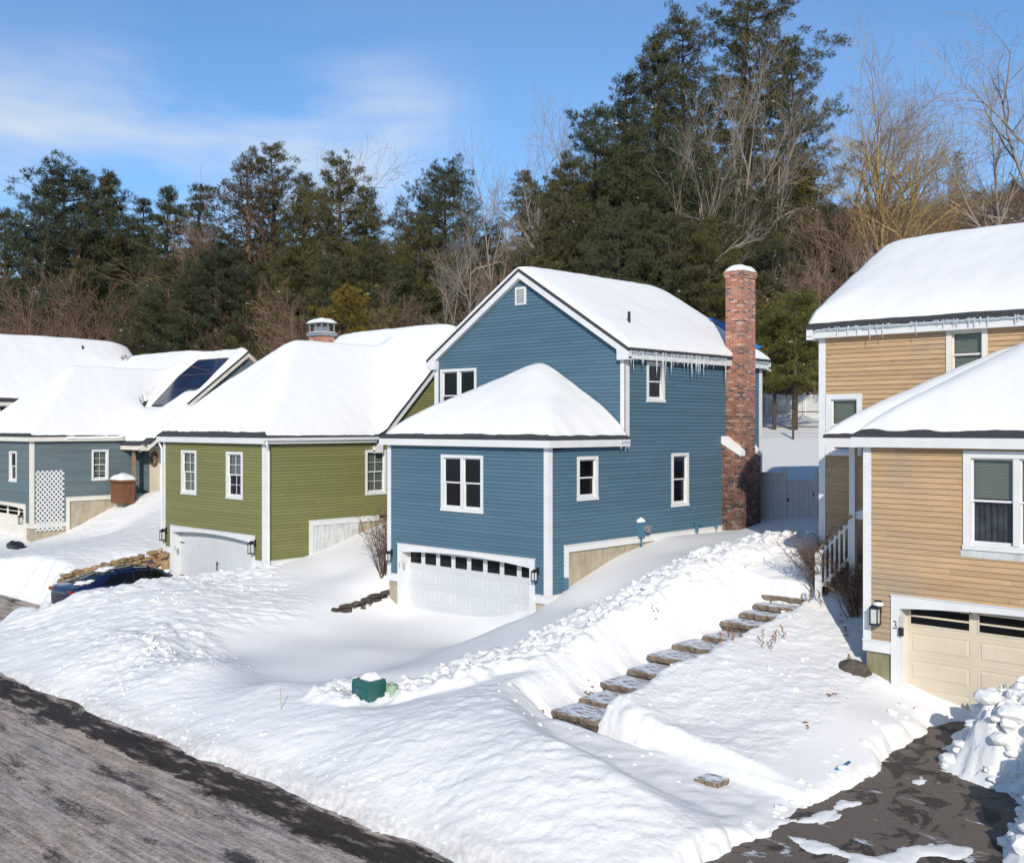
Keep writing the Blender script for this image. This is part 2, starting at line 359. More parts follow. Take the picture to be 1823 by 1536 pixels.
# ---------------------------------------------------------------- mesh helpers
def link(o): COL.objects.link(o); return o
def tag(o, label=None, cat=None, group=None, kind=None):
    if label: o['label'] = label
    if cat: o['category'] = cat
    if group: o['group'] = group
    if kind: o['kind'] = kind
    return o
def empty(name, loc, label=None, cat=None, group=None):
    o = bpy.data.objects.new(name, None); link(o); o.location = loc
    o.empty_display_size = .3
    return tag(o, label, cat, group)
WLOC = {}
def root_origin(p):
    v = Vector((0, 0, 0))
    while p is not None: v += p.location; p = p.parent
    return v
class MB:
    def __init__(s): s.v = []; s.f = []
    def add(s, vs, fs):
        b = len(s.v); s.v += [tuple(v) for v in vs]; s.f += [tuple(i + b for i in f) for f in fs]
    def box(s, x0, x1, y0, y1, z0, z1):
        if x0 > x1: x0, x1 = x1, x0
        if y0 > y1: y0, y1 = y1, y0
        if z0 > z1: z0, z1 = z1, z0
        s.add([(x0, y0, z0), (x1, y0, z0), (x1, y1, z0), (x0, y1, z0), (x0, y0, z1), (x1, y0, z1), (x1, y1, z1), (x0, y1, z1)],
              [(0, 3, 2, 1), (4, 5, 6, 7), (0, 1, 5, 4), (1, 2, 6, 5), (2, 3, 7, 6), (3, 0, 4, 7)])
    def prism(s, poly, axis, a, b):
        """extrude polygon (2D list) along axis from a to b; axis 'x': poly=(y,z), 'y': (x,z), 'z': (x,y)"""
        def P(p, t): return {'x': (t, p[0], p[1]), 'y': (p[0], t, p[1]), 'z': (p[0], p[1], t)}[axis]
        n = len(poly); vs = [P(p, a) for p in poly] + [P(p, b) for p in poly]
        s.add(vs, [tuple(range(n))[::-1], tuple(range(n, 2 * n))] + [(i, (i + 1) % n, n + (i + 1) % n, n + i) for i in range(n)])
    def tube(s, pts, rads, n=6, cap=True):
        pts = [Vector(p) for p in pts]; base = len(s.v); up = None
        for i, p in enumerate(pts):
            d = (pts[min(i + 1, len(pts) - 1)] - pts[max(i - 1, 0)]).normalized()
            if up is None: up = Vector((0, 0, 1)) if abs(d.z) < .9 else Vector((1, 0, 0))
            a = d.cross(up)
            if a.length < 1e-4: a = d.cross(Vector((0, 1, 0)))
            a.normalize(); b = d.cross(a).normalized(); r = rads[i] if hasattr(rads, '__len__') else rads
            for k in range(n):
                t = 2 * math.pi * k / n; q = p + (a * math.cos(t) + b * math.sin(t)) * r
                s.v.append((q.x, q.y, q.z))
        for i in range(len(pts) - 1):
            for k in range(n):
                a0 = base + i * n + k; a1 = base + i * n + (k + 1) % n
                s.f.append((a0, a1, a1 + n, a0 + n))
        if cap:
            s.f.append(tuple(base + k for k in range(n))[::-1]); m = base + (len(pts) - 1) * n
            s.f.append(tuple(m + k for k in range(n)))
    def blob(s, c, r, seed=0, sub=1, jit=.25):
        t = (1 + 5 ** .5) / 2
        vs = [Vector(v).normalized() for v in [(-1, t, 0), (1, t, 0), (-1, -t, 0), (1, -t, 0), (0, -1, t), (0, 1, t), (0, -1, -t), (0, 1, -t), (t, 0, -1), (t, 0, 1), (-t, 0, -1), (-t, 0, 1)]]
        fs = [(0, 11, 5), (0, 5, 1), (0, 1, 7), (0, 7, 10), (0, 10, 11), (1, 5, 9), (5, 11, 4), (11, 10, 2), (10, 7, 6), (7, 1, 8), (3, 9, 4), (3, 4, 2), (3, 2, 6), (3, 6, 8), (3, 8, 9), (4, 9, 5), (2, 4, 11), (6, 2, 10), (8, 6, 7), (9, 8, 1)]
        for _ in range(sub):
            mid = {}; nf = []
            def m_(a, b):
                k = (min(a, b), max(a, b))
                if k not in mid: mid[k] = len(vs); vs.append((vs[a] + vs[b]).normalized())
                return mid[k]
            for a, b, c2 in fs:
                x, y, z = m_(a, b), m_(b, c2), m_(c2, a); nf += [(a, x, z), (b, y, x), (c2, z, y), (x, y, z)]
            fs = nf
        rg = random.Random(seed)
        out = []
        for v in vs:
            k = 1 + rg.uniform(-jit, jit)
            out.append((c[0] + v.x * r[0] * k, c[1] + v.y * r[1] * k, c[2] + v.z * r[2] * k))
        s.add(out, fs)
    def cut(s):
        """start a new piece: build_all makes one object per piece"""
        s.marks = getattr(s, 'marks', []) + [(len(s.v), len(s.f))]
    def build_all(s, name, mat, parent):
        mk = [(0, 0)] + getattr(s, 'marks', []) + [(len(s.v), len(s.f))]; out = []
        for (v0, f0), (v1, f1) in zip(mk, mk[1:]):
            if f1 <= f0: continue
            p = MB(); p.v = s.v[v0:v1]; p.f = [tuple(i - v0 for i in f) for f in s.f[f0:f1]]; out.append(p.build(name, mat, parent))
        return out
    def build(s, name, mat, parent=None, smooth=False, keep=False):
        me = bpy.data.meshes.new(name)
        o0 = root_origin(parent)
        vs = s.v if (keep or o0.length == 0) else [(v[0] - o0.x, v[1] - o0.y, v[2] - o0.z) for v in s.v]
        me.from_pydata(vs, [], s.f)
        me.materials.append(M[mat] if isinstance(mat, str) else mat)
        if smooth: me.polygons.foreach_set('use_smooth', [True] * len(me.polygons))
        me.update()
        o = bpy.data.objects.new(name, me); link(o)
        if parent is not None: o.parent = parent
        return o
def np_mesh(name, V, Fc, mat, parent=None, smooth=False, size=None):
    """V (n,3) float array, Fc (m,k) int array"""
    me = bpy.data.meshes.new(name); n, k = Fc.shape
    me.vertices.add(len(V)); me.vertices.foreach_set('co', np.ascontiguousarray(V, dtype=np.float32).ravel())
    me.loops.add(n * k); me.loops.foreach_set('vertex_index', np.ascontiguousarray(Fc, dtype=np.int32).ravel())
    me.polygons.add(n); me.polygons.foreach_set('loop_start', np.arange(0, n * k, k, dtype=np.int32))
    me.polygons.foreach_set('loop_total', np.full(n, k, dtype=np.int32))
    if smooth: me.polygons.foreach_set('use_smooth', np.ones(n, dtype=bool))
    me.materials.append(M[mat]); me.update(calc_edges=True); me.validate()
    o = bpy.data.objects.new(name, me); link(o)
    if parent is not None: o.parent = parent
    return o
def copy_tree(o, parent=None):
    c = o.copy(); COL.objects.link(c)
    if parent is not None: c.parent = parent
    for ch in list(o.children): copy_tree(ch, c)
    return c

# ---------------------------------------------------------------- numpy noise
def _h(ix, iy, s):
    n = (ix.astype(np.int64) * 374761393 + iy.astype(np.int64) * 668265263 + s * 1442695041) & 0xffffffff
    n = ((n ^ (n >> 13)) * 1274126177) & 0xffffffff
    n = (n ^ (n >> 16)) & 0xffffffff
    return n / 4294967295.0
def vn(x, y, s=0):
    ix = np.floor(x); iy = np.floor(y); fx = x - ix; fy = y - iy
    fx = fx * fx * fx * (fx * (fx * 6 - 15) + 10); fy = fy * fy * fy * (fy * (fy * 6 - 15) + 10)
    a = _h(ix, iy, s); b = _h(ix + 1, iy, s); c = _h(ix, iy + 1, s); d = _h(ix + 1, iy + 1, s)
    return (a + (b - a) * fx) * (1 - fy) + (c + (d - c) * fx) * fy
def fbm(x, y, s=0, o=4, g=.5):
    t = 0; a = 1; n = 0
    for i in range(o):
        t = t + a * (vn(x * 2 ** i + 13.7 * i, y * 2 ** i - 7.3 * i, s + i) - .5); n += a; a *= g
    return t / n * 2        # about -1..1
def worley(x, y, s=0):
    ix = np.floor(x); iy = np.floor(y); f1 = np.full(np.shape(x), 9.); f2 = f1.copy(); hid = np.zeros(np.shape(x))
    for dx in (-1, 0, 1):
        for dy in (-1, 0, 1):
            cx = ix + dx; cy = iy + dy
            px = cx + _h(cx, cy, s); py = cy + _h(cx, cy, s + 5)
            d = np.hypot(px - x, py - y); h = _h(cx, cy, s + 9)
            cl = d < f1; f2 = np.where(cl, f1, np.minimum(f2, d)); hid = np.where(cl, h, hid); f1 = np.where(cl, d, f1)
    return f1, f2, hid
def sst(a, b, x):
    t = np.clip((x - a) / (b - a), 0, 1); return t * t * (3 - 2 * t)
def dpoly(x, y, P):
    """distance to a polyline and the arclength parameter (in segment index units)"""
    best = np.full(np.shape(x), 1e9); par = np.zeros(np.shape(x))
    for i in range(len(P) - 1):
        ax, ay = P[i][:2]; bx, by = P[i + 1][:2]; dx, dy = bx - ax, by - ay; l2 = dx * dx + dy * dy
        t = np.clip(((x - ax) * dx + (y - ay) * dy) / l2, 0, 1)
        d = np.hypot(x - ax - t * dx, y - ay - t * dy); m = d < best
        best = np.where(m, d, best); par = np.where(m, i + t, par)
    return best, par
def inpoly(x, y, P):
    r = np.zeros(np.shape(x), bool); n = len(P)
    for i in range(n):
        x0, y0 = P[i]; x1, y1 = P[(i + 1) % n]
        if y0 == y1: continue
        c = ((y0 > y) != (y1 > y)) & (x < (x1 - x0) * (y - y0) / (y1 - y0) + x0); r ^= c
    return r
def sdist(x, y, P):
    d, _ = dpoly(x, y, list(P) + [P[0]]); return np.where(inpoly(x, y, P), -d, d)
# ---------------------------------------------------------------- the ground
CP = []      # control points X, Y, z relative to the eye
def cp(*p): CP.append(p)
for X in range(-64, 6, 4): cp(X, 10.35, -6.38); cp(X, 8.5, -6.6)
# crest of the plough bank
for X, z in ((-31, -5.75), (-28, -5.5), (-25, -5.35), (-22, -5.42), (-19, -5.42), (-16.5, -5.42), (-14, -5.2), (-11.5, -5.12), (-9.8, -5.35)): cp(X, 12.8, z)
for X, z in ((-31, -6.1), (-28, -5.95), (-25, -5.85), (-22, -5.85), (-19, -5.85), (-16.5, -5.8), (-14, -5.7), (-11.5, -5.65), (-9.6, -5.85)): cp(X, 11.4, z)
# blue driveway
for X in (-23.6, -21.2, -19.4):
    for Y, z in ((20.1, -5.56), (17, -5.70), (15, -5.80), (13.9, -5.78)): cp(X, Y, z)
cp(-18.6, 20.3, -5.0); cp(-19.4, 20.3, -5.27); cp(-18.1, 20.3, -4.66)
cp(-18.2, 17.5, -5.2); cp(-18.2, 14.4, -5.41); cp(-18.2, 19, -4.95); cp(-17.1, 17.9, -4.9); cp(-17.1, 15.6, -5.25); cp(-16.6, 13.9, -5.62); cp(-16.4, 20.4, -4.35)
# snow along the right wall of the blue house
for Y, z in ((21.1, -4.28), (23.3, -3.63), (25.5, -3.25), (28.6, -3.28), (31, -3.0)): cp(-17.9, Y, z)
cp(-16.7, 24, -3.5); cp(-16, 26.5, -3.2); cp(-15.5, 29, -2.95); cp(-15, 30.5, -2.8); cp(-13, 30.5, -2.75); cp(-13, 27, -2.95)
# crest left of the stone path
for p in ((-15.4, 14.6, -5.15), (-15, 16.5, -4.95), (-14.8, 19, -4.2), (-14.5, 21, -3.62), (-14.3, 22.5, -3.3), (-13.4, 24.3, -2.95), (-12.9, 25.2, -3.0)): cp(*p)
# right of the path, up to the brown house
for p in ((-11.6, 16, -5.0), (-11.4, 18, -4.65), (-11.0, 20, -4.35), (-10.8, 21.6, -4.0), (-10.2, 19.6, -4.6), (-9.15, 19.6, -4.78), (-10.4, 17.4, -4.95),
          (-9.2, 17.6, -5.05), (-10.6, 15.8, -5.25), (-9.3, 16.2, -5.3), (-11.8, 22.9, -3.3), (-9.5, 22.5, -3.7), (-8.4, 19.6, -5.05), (-8.0, 18.0, -5.2)): cp(*p)
# brown driveway and the shovelled pile
for p in ((-7, 19.2, -5.5), (-6.8, 16.5, -5.8), (-6, 13.5, -6.1), (-3, 13, -6.1), (-4, 17, -5.7), (0, 14, -6.1), (1, 19, -5.5)): cp(*p)
# between blue and green
for p in ((-25.2, 20.2, -4.75), (-26.7, 20.3, -4.7), (-25.4, 21.5, -4.2), (-28.6, 22.7, -3.85), (-29, 19.3, -4.62), (-29, 21.2, -4.3), (-29, 24.5, -3.4), (-26, 24, -3.5), (-27, 28, -3.0),
          (-28, 15.3, -4.9), (-29.4, 13.5, -5.35), (-30.5, 15.4, -4.95), (-31.9, 14.4, -5.12), (-31.9, 16.5, -5.04), (-31.6, 18.5, -5.02), (-29.5, 18.2, -4.85), (-27, 18, -5.0), (-25.2, 17, -5.2), (-24.8, 20.3, -4.92), (-24.8, 18.7, -5.16), (-24.15, 20.2, -5.32), (-24.15, 18.8, -5.45), (-24.8, 14.8, -5.5), (-25.8, 15, -5.25), (-26.5, 13.6, -5.35)): cp(*p)
# green driveway
for X in (-33, -34.2, -35.6):
    for Y, z in ((19, -5.75), (16, -6.0), (14, -6.2)): cp(X, Y, z)
cp(-33.5, 12.4, -6.2); cp(-34.2, 13.9, -5.75); cp(-33.2, 13.9, -5.78); cp(-32.4, 13.2, -5.6); cp(-36.5, 13.5, -6.45); cp(-36, 12, -6.5); cp(-34, 11, -6.5)
# hillside between green and grey
for p in ((-36.9, 16, -5.1), (-36.9, 19, -4.8), (-38, 17.4, -4.85), (-38, 15.2, -5.3), (-38, 22, -4.2), (-37, 26, -3.4), (-42.6, 23, -3.85), (-44.6, 21.7, -4.7), (-47.7, 21.1, -4.85), (-47.7, 24.4, -3.35), (-46, 24.6, -3.1),
          (-42.6, 16.6, -5.1), (-46, 18, -5.35), (-41, 13.5, -5.4), (-45, 13, -5.6), (-49, 17, -5.6), (-52, 15, -5.9), (-58, 16, -5.9), (-44, 28, -3.0), (-60, 24, -3.5)): cp(*p)
for X in range(-64, 6, 6): cp(X, 34, -2.4); cp(X, 31, -2.75 if X < -10 else -2.5)
CP = np.array(CP, float)
def _fit():
    P = CP[:, :2]; n = len(P)
    D = np.sqrt(((P[:, None] - P[None]) ** 2).sum(-1) + .35 ** 2)
    A = np.zeros((n + 3, n + 3)); A[:n, :n] = -D + np.eye(n) * .03; A[:n, n] = 1; A[:n, n + 1:] = P; A[n, :n] = 1; A[n + 1:, :n] = P.T
    return np.linalg.solve(A, np.r_[CP[:, 2], 0, 0, 0])
WTS = _fit()
def base_h(X, Y):
    sh = np.shape(X); x = np.ravel(X); y = np.ravel(Y); out = np.empty(len(x)); n = len(CP)
    for i in range(0, len(x), 20000):
        a = x[i:i + 20000]; b = y[i:i + 20000]
        D = np.sqrt((a[:, None] - CP[None, :, 0]) ** 2 + (b[:, None] - CP[None, :, 1]) ** 2 + .35 ** 2)
        out[i:i + 20000] = -D @ WTS[:n] + WTS[n] + a * WTS[n + 1] + b * WTS[n + 2]
    return out.reshape(sh)
HY_ = [-200, 31, 36, 44, 52, 60, 70, 82, 100, 130, 180, 400]
HZ_ = [-2.6, -2.6, -1.75, -.2, .75, 2.2, 6.0, 11.5, 19, 26, 29, 30]
def hill(X, Y):
    return np.interp(Y, HY_, HZ_) + fbm(X / 14, Y / 14, 40, 3) * 1.2 * sst(38, 60, Y)
PATH = [(-7.6, 14.1), (-9.0, 14.25), (-10.4, 14.35), (-11.8, 14.6), (-12.75, 15.2), (-12.75, 18.1), (-12.3, 20.4), (-12.05, 22.4), (-11.9, 23.6)]
STEPS = []
for (px, py, zr) in ((972, 1262, -5.42), (1025, 1239, -5.31), (1068, 1213, -5.17), (1103, 1188, -5.02), (1137, 1163, -4.86), (1168, 1142, -4.73), (1197, 1122, -4.60), (1236, 1097, -4.38), (1260, 1082, -4.25), (1282, 1068, -4.12), (1300, 1051, -3.95), (1320, 1037, -3.78)):
    x, y, z = atz(px, py, zr); STEPS.append((x, y, zr))
PZP = [0, 1, 2, 3, 4]; PZV = [-5.93, -5.80, -5.68, -5.58, -5.50]
def path_z(par, X, Y):
    z0 = np.interp(par, PZP, PZV)
    zs = np.full(np.shape(X), -5.68)
    for (sx, sy, sz) in STEPS: zs = np.where(Y > sy + .14, sz - .09, zs)
    zs = zs + .04 * np.clip(0, 0, 1)
    zs = np.where(Y > 22.0, -3.6 + (Y - 22.0) * .35, zs)
    return np.where(Y > 15.0, zs, z0)
DRV = [atz(px, py, z)[:2] for px, py, z in ((1700, 1287, -5.43), (1675, 1300, -5.5), (1625, 1325, -5.6), (1590, 1355, -5.65), (1568, 1400, -5.8), (1478, 1428, -5.85), (1440, 1468, -5.9), (1400, 1492, -5.95), (1310, 1505, -6.0), (1262, 1560, -6.15))] + \
      [(-9.2, 9.), (1.5, 9.)] + [atz(px, py, z)[:2] for px, py, z in ((1735, 1560, -6.1), (1745, 1500, -6.0), (1790, 1478, -5.95), (1765, 1440, -5.85), (1690, 1408, -5.8), (1640, 1378, -5.75), (1662, 1345, -5.7), (1722, 1292, -5.5))]
DRVR = [p for p in DRV]
def drv_plane(Y): return -6.3 + (np.clip(Y, 10.3, 19.8) - 10.3) / 9.5 * .87
BANKL = [(-17.2, 13.4), (-15.9, 14.4), (-15.2, 16.5), (-14.9, 19), (-14.5, 21), (-14.2, 22.6), (-13.3, 24.3), (-12.8, 25.4)]
def ground(X, Y, detail=True):
    """height of the snow surface relative to the eye; returns z, churn, grime"""
    X = np.asarray(X, float); Y = np.asarray(Y, float)
    near = base_h(X, Y)
    w = sst(30.5, 35, Y); wl = sst(-64, -58, X) * (1 - sst(3, 8, X))
    far = np.where(Y > 31, hill(X, Y), np.interp(Y, [-60, 9, 13, 31], [-6.7, -6.6, -5.6, -2.6]))
    z = near * (1 - w) + far * w; z = z * wl + far * (1 - wl)
    z = z + fbm(X / 2.6, Y / 2.6, 3, 2) * .025 * (1 - w)
    ch = np.zeros(np.shape(X)); gm = np.zeros(np.shape(X))
    def zone(m): return np.clip(m, 0, 1)
    # --- churned zones
    dB, _ = dpoly(X, Y, BANKL); dP, par = dpoly(X, Y, PATH)
    edge = fbm(X / .8, Y / .8, 21, 3) * .35
    zB = zone(1 - sst(.55, 1.0, dB + edge)) * 1.0
    right = sst(-14.9, -14.3, X + edge) * sst(13.0, 13.6, Y) * (1 - sst(25, 26, Y)) * (1 - sst(-9.0, -8.4, X + 0 * Y))
    mound = sst(-15.8, -14.6, X + edge) * (1 - sst(13.4, 14.4, Y)) * sst(10.6, 11.2, Y)
    bank = sst(10.3, 10.8, Y) * (1 - sst(12.4, 13.2, Y + edge)) * (1 - sst(-9.3, -8.5, X))
    pileL = (1 - sst(3.2, 4.6, np.hypot((X + 29.3) / 1.25, (Y - 15.6)) + edge * 1.5))
    pile2 = (1 - sst(1.5, 2.2, np.hypot((X + 24.2) / 1.5, (Y - 12.9)) + edge))
    pileG = (1 - sst(1.8, 3.0, np.hypot((X + 30.6) / .9, (Y - 18.2) / 1.3) + edge * 1.5))
    grey = sst(-58, -55, X) * (1 - sst(-37.2, -36.8, X)) * sst(12, 13, Y) * (1 - sst(23, 27, Y + edge * 3))
    ch = np.maximum.reduce([zB, right * .7, mound * .6, bank * .5, pileL * .7, pile2 * .85, pileG * .85, grey * .4])
    # bank crest along the shovelled path
    z = z + zB * .13
    # heavy shovelled pile beside the brown driveway
    sd = sdist(X, Y, DRVR)
    inside = sd < 0
    rp = sst(.05, .9, sd) * sst(-7.9, -7.0, X + (Y - 14) * -.05) * sst(9.6, 11, Y) * (1 - sst(19.2, 19.6, Y)) * sst(-9., -6.2, X)
    yy = np.interp(Y, [10, 13, 15, 17, 18.5, 19.6], [.9, 1.25, 1.25, 1.15, .95, .7])
    rp = rp * np.where(X > -6.9 - .12 * (Y - 14), 1, 0)
    hp = drv_plane(Y) + yy * sst(.0, 1.15, sd)
    z = np.where(rp > 0, z * (1 - rp) + np.maximum(z, hp) * rp, z); ch = np.maximum(ch, rp * .6)
    if detail:
        f1, f2, h = worley(X * 2.1 + fbm(X, Y, 77, 2) * .6, Y * 2.1, 31)
        lump = (.75 - f1) * (.4 + .6 * h)
        g1, g2, gh = worley(X * 5.2 + fbm(X * 2, Y * 2, 78, 2) * .5, Y * 5.2 + fbm(X * 2, Y * 2, 79, 2) * .5, 32)
        small = np.clip(.62 - g1, 0, 1) * gh
        k1, k2, kh = worley(X * 3.1 + fbm(X * 1.5, Y * 1.5, 72, 2) * .9, Y * 3.1 + fbm(X * 1.5, Y * 1.5, 73, 2) * .9, 34)
        chunk = sst(0, .35, k2 - k1) * (.3 + .7 * kh)
        rot = fbm((X * .79 + Y * .61) * 2.2, (-X * .61 + Y * .79) * 7.0, 55, 4, .62)        # blower streaks
        z = z + (zB * (.15 * lump + .16 * small + .07 * chunk) + (right * .7 + mound * .7) * (.035 * lump + .035 * small + .022 * rot)
                 + bank * .022 * rot + (pileL + grey * .6) * (.05 * lump + .045 * rot) + pileG * (.09 * lump + .09 * small) + pile2 * (.10 * lump + .09 * small)
                 + rp * (.26 * chunk * (1 - sst(.0, .7, k1) * .5) + .20 * small + .20 * (h - .5) + .08 * fbm(X * 6, Y * 6, 12, 3)))
        z = z + ch * fbm(X * 4.5, Y * 4.5, 8, 3) * .022
    # --- trench of the path
    rside = sst(0, .1, X - np.interp(Y, [15.2, 18.1, 20.4, 22.4], [-12.75, -12.75, -12.3, -12.05])) * sst(15, 15.3, Y)
    hw = .44 + fbm(X * 1.1, Y * 1.1, 61, 2) * .10 - rside * (.10 - .16 * fbm(X * 2.4, Y * 2.4, 67, 3))
    wa = 1 - sst(hw, hw + .55 + .6 * (1 - rside) , dP)
    pz = path_z(par, X, Y) + (fbm(X * 3, Y * 3, 62, 3) * .035 if detail else 0)
    wa = wa * (1 - sst(23.2, 23.8, Y))
    z = np.where(pz < z, z * (1 - wa) + pz * wa, z); ch = ch * (1 - wa * .6)
    # icy walkway leaf onto the drive
    # --- asphalt patches: the snow dips under the sheets
    e2 = fbm(X * 2.2, Y * 2.2, 63, 4, .6) * .22
    wd = 1 - sst(-.02, .30, sd + e2)
    z = z * (1 - wd) + (drv_plane(Y) - .12) * wd
    # toe of the bank at the road
    rd = 1 - sst(10.28, 10.75, Y + fbm(X * 1.1, Y * 2, 64, 4) * .16)
    z = z * (1 - rd) + (-6.42) * rd
    gs = .5 + .5 * fbm(X * .7, Y * 5, 91, 4)
    gm = np.clip(np.maximum((1 - sst(10.5, 10.95, Y)) * sst(10.2, 10.4, Y) * .8, (1 - sst(10.8, 11.45, Y + gs * .5)) * sst(-27, -22, X) * gs * 1.3), 0, 1)
    # bowl melted round the utility boxes
    bx, by = -16.72, 13.38
    r = np.hypot((X - bx) / 1.25, Y - by); z = z - .14 * np.exp(-(r / .62) ** 2)
    # green driveway apron (bare asphalt further left)
    ap = (1 - sst(0, 1.25, sdist(X, Y, [(-41, 9), (-41, 15.5), (-37.3, 15.4), (-36.3, 14.4), (-35.2, 13.0), (-33.4, 11.3), (-32.0, 9)]) + e2))
    z = z * (1 - ap) + (-6.42) * ap
    return z, ch, gm
def gz(X, Y): return float(ground(np.array([X]), np.array([Y]))[0][0]) + ZC

def axis(spec):
    out = [spec[0][0]]
    for (a, b, st) in spec:
        n = max(1, int(round((b - a) / st))); out += list(np.linspace(a, b, n + 1)[1:])
    return np.array(out)
def build_ground():
    xs = axis([(-1500, -300, 300), (-300, -140, 20), (-140, -62, 2.4), (-62, -34, .14), (-34, -3, .055), (-3, 2, .12), (2, 12, 1), (12, 80, 5), (80, 300, 40), (300, 1500, 300)])
    ys = axis([(-1500, -200, 300), (-200, -20, 30), (-20, 8, 4), (8, 10, .5), (10, 21, .055), (21, 26, .07), (26, 33, .16), (33, 54, .5), (54, 140, 2.2), (140, 260, 12), (260, 1500, 250)])
    X, Y = np.meshgrid(xs, ys, indexing='ij')
    z, ch, gm = ground(X, Y)
    nx, ny = X.shape
    V = np.stack([X.ravel(), Y.ravel(), z.ravel() + ZC], 1)
    i = np.arange(nx * ny).reshape(nx, ny)
    Fc = np.stack([i[:-1, :-1].ravel(), i[1:, :-1].ravel(), i[1:, 1:].ravel(), i[:-1, 1:].ravel()], 1)
    o = np_mesh('snow_ground', V, Fc, 'snow_ground', smooth=True)
    a = o.data.attributes.new('churn', 'FLOAT', 'POINT'); a.data.foreach_set('value', ch.ravel().astype(np.float32))
    a = o.data.attributes.new('grime', 'FLOAT', 'POINT'); a.data.foreach_set('value', gm.ravel().astype(np.float32))
    tag(o, kind='structure')
    m = MB(); m.add([(-120, -8, 0), (40, -8, 0), (40, 11.3, 0), (-120, 11.3, 0)], [(0, 1, 2, 3)])
    m.add([(-43, 11.3, 0), (-31, 11.3, 0), (-31, 15.5, .02), (-43, 15.5, .02)], [(0, 1, 2, 3)])
    tag(m.build('road', 'road'), kind='structure')
    xs = np.linspace(-9.6, 3, 40); ys = np.linspace(9.9, 19.85, 40); X, Y = np.meshgrid(xs, ys, indexing='ij')
    V = np.stack([X.ravel(), Y.ravel(), (drv_plane(Y) + ZC + .008).ravel()], 1); i = np.arange(1600).reshape(40, 40)
    Fc = np.stack([i[:-1, :-1].ravel(), i[1:, :-1].ravel(), i[1:, 1:].ravel(), i[:-1, 1:].ravel()], 1)
    tag(np_mesh('driveway', V, Fc, 'driveway_asphalt', smooth=True), kind='structure')
build_ground()
# ---------------------------------------------------------------- houses
class W:
    """a wall plane; kind 'Y' faces the street (-Y), 'X' faces +X, 'x' faces -X, 'y' faces +Y; u runs along it, d is outward"""
    def __init__(s, kind, c): s.k = kind; s.c = c
    def P(s, u, z, d):
        return {'Y': (u, s.c - d, z), 'X': (s.c + d, u, z), 'x': (s.c - d, u, z), 'y': (u, s.c + d, z)}[s.k]
    def box(s, mb, u0, u1, z0, z1, d0, d1):
        a = s.P(u0, z0, d0); b = s.P(u1, z1, d1); mb.box(a[0], b[0], a[1], b[1], a[2], b[2])
    def quad(s, mb, pts): mb.add([s.P(*p) for p in pts], [tuple(range(len(pts)))])
    def pix(s, px, py): return onY(px, py, s.c) if s.k in 'Yy' else onX(px, py, s.c)
    def prism(s, mb, poly, d0, d1):
        if s.k in 'Yy':
            sg = -1 if s.k == 'Y' else 1; mb.prism(poly, 'y', s.c + sg * d0, s.c + sg * d1)
        else:
            sg = 1 if s.k == 'X' else -1; mb.prism(poly, 'x', s.c + sg * d0, s.c + sg * d1)
EXPO = .1042; LAP = [.026]
def siding(mb, w, zl, zh, iv, holes, zr):
    k = math.floor((zl - zr) / EXPO)
    while zr + k * EXPO < zh - 1e-4:
        a = zr + k * EXPO; b = a + EXPO; k += 1
        za, zb = max(zl, a), min(zh, b)
        cuts = sorted({za, zb} | {z for h in holes for z in (h[2], h[3]) if za < z < zb})
        for z0, z1 in zip(cuts, cuts[1:]):
            zm = (z0 + z1) / 2; d0 = LAP[0] - (LAP[0] - .004) * (z0 - a) / EXPO; d1 = LAP[0] - (LAP[0] - .004) * (z1 - a) / EXPO
            p0, p1 = iv(z0 + 1e-4), iv(z1 - 1e-4)
            if p0[1] <= p0[0]: continue
            hs = sorted([(h[0], h[1]) for h in holes if h[2] < zm < h[3] and h[1] > p0[0] and h[0] < p0[1]])
            segs = []; cur = (p0[0], p1[0])
            for h0, h1 in hs:
                if h0 > cur[0]: segs.append((cur[0], h0, cur[1], h0))
                cur = (max(cur[0], h1), max(cur[1], h1))
            if cur[0] < p0[1]: segs.append((cur[0], p0[1], min(cur[1], max(p1[1], cur[1])), max(p1[1], cur[1])))
            for a0, a1, b0, b1 in segs:
                if a1 - a0 < .002: continue
                w.quad(mb, [(a0, z0, d0), (a1, z0, d0), (b1, z1, d1), (b0, z1, d1)])
                if abs(z0 - a) < 1e-6: w.quad(mb, [(a0, z0, .0), (a1, z0, .0), (a1, z0, d0), (a0, z0, d0)])

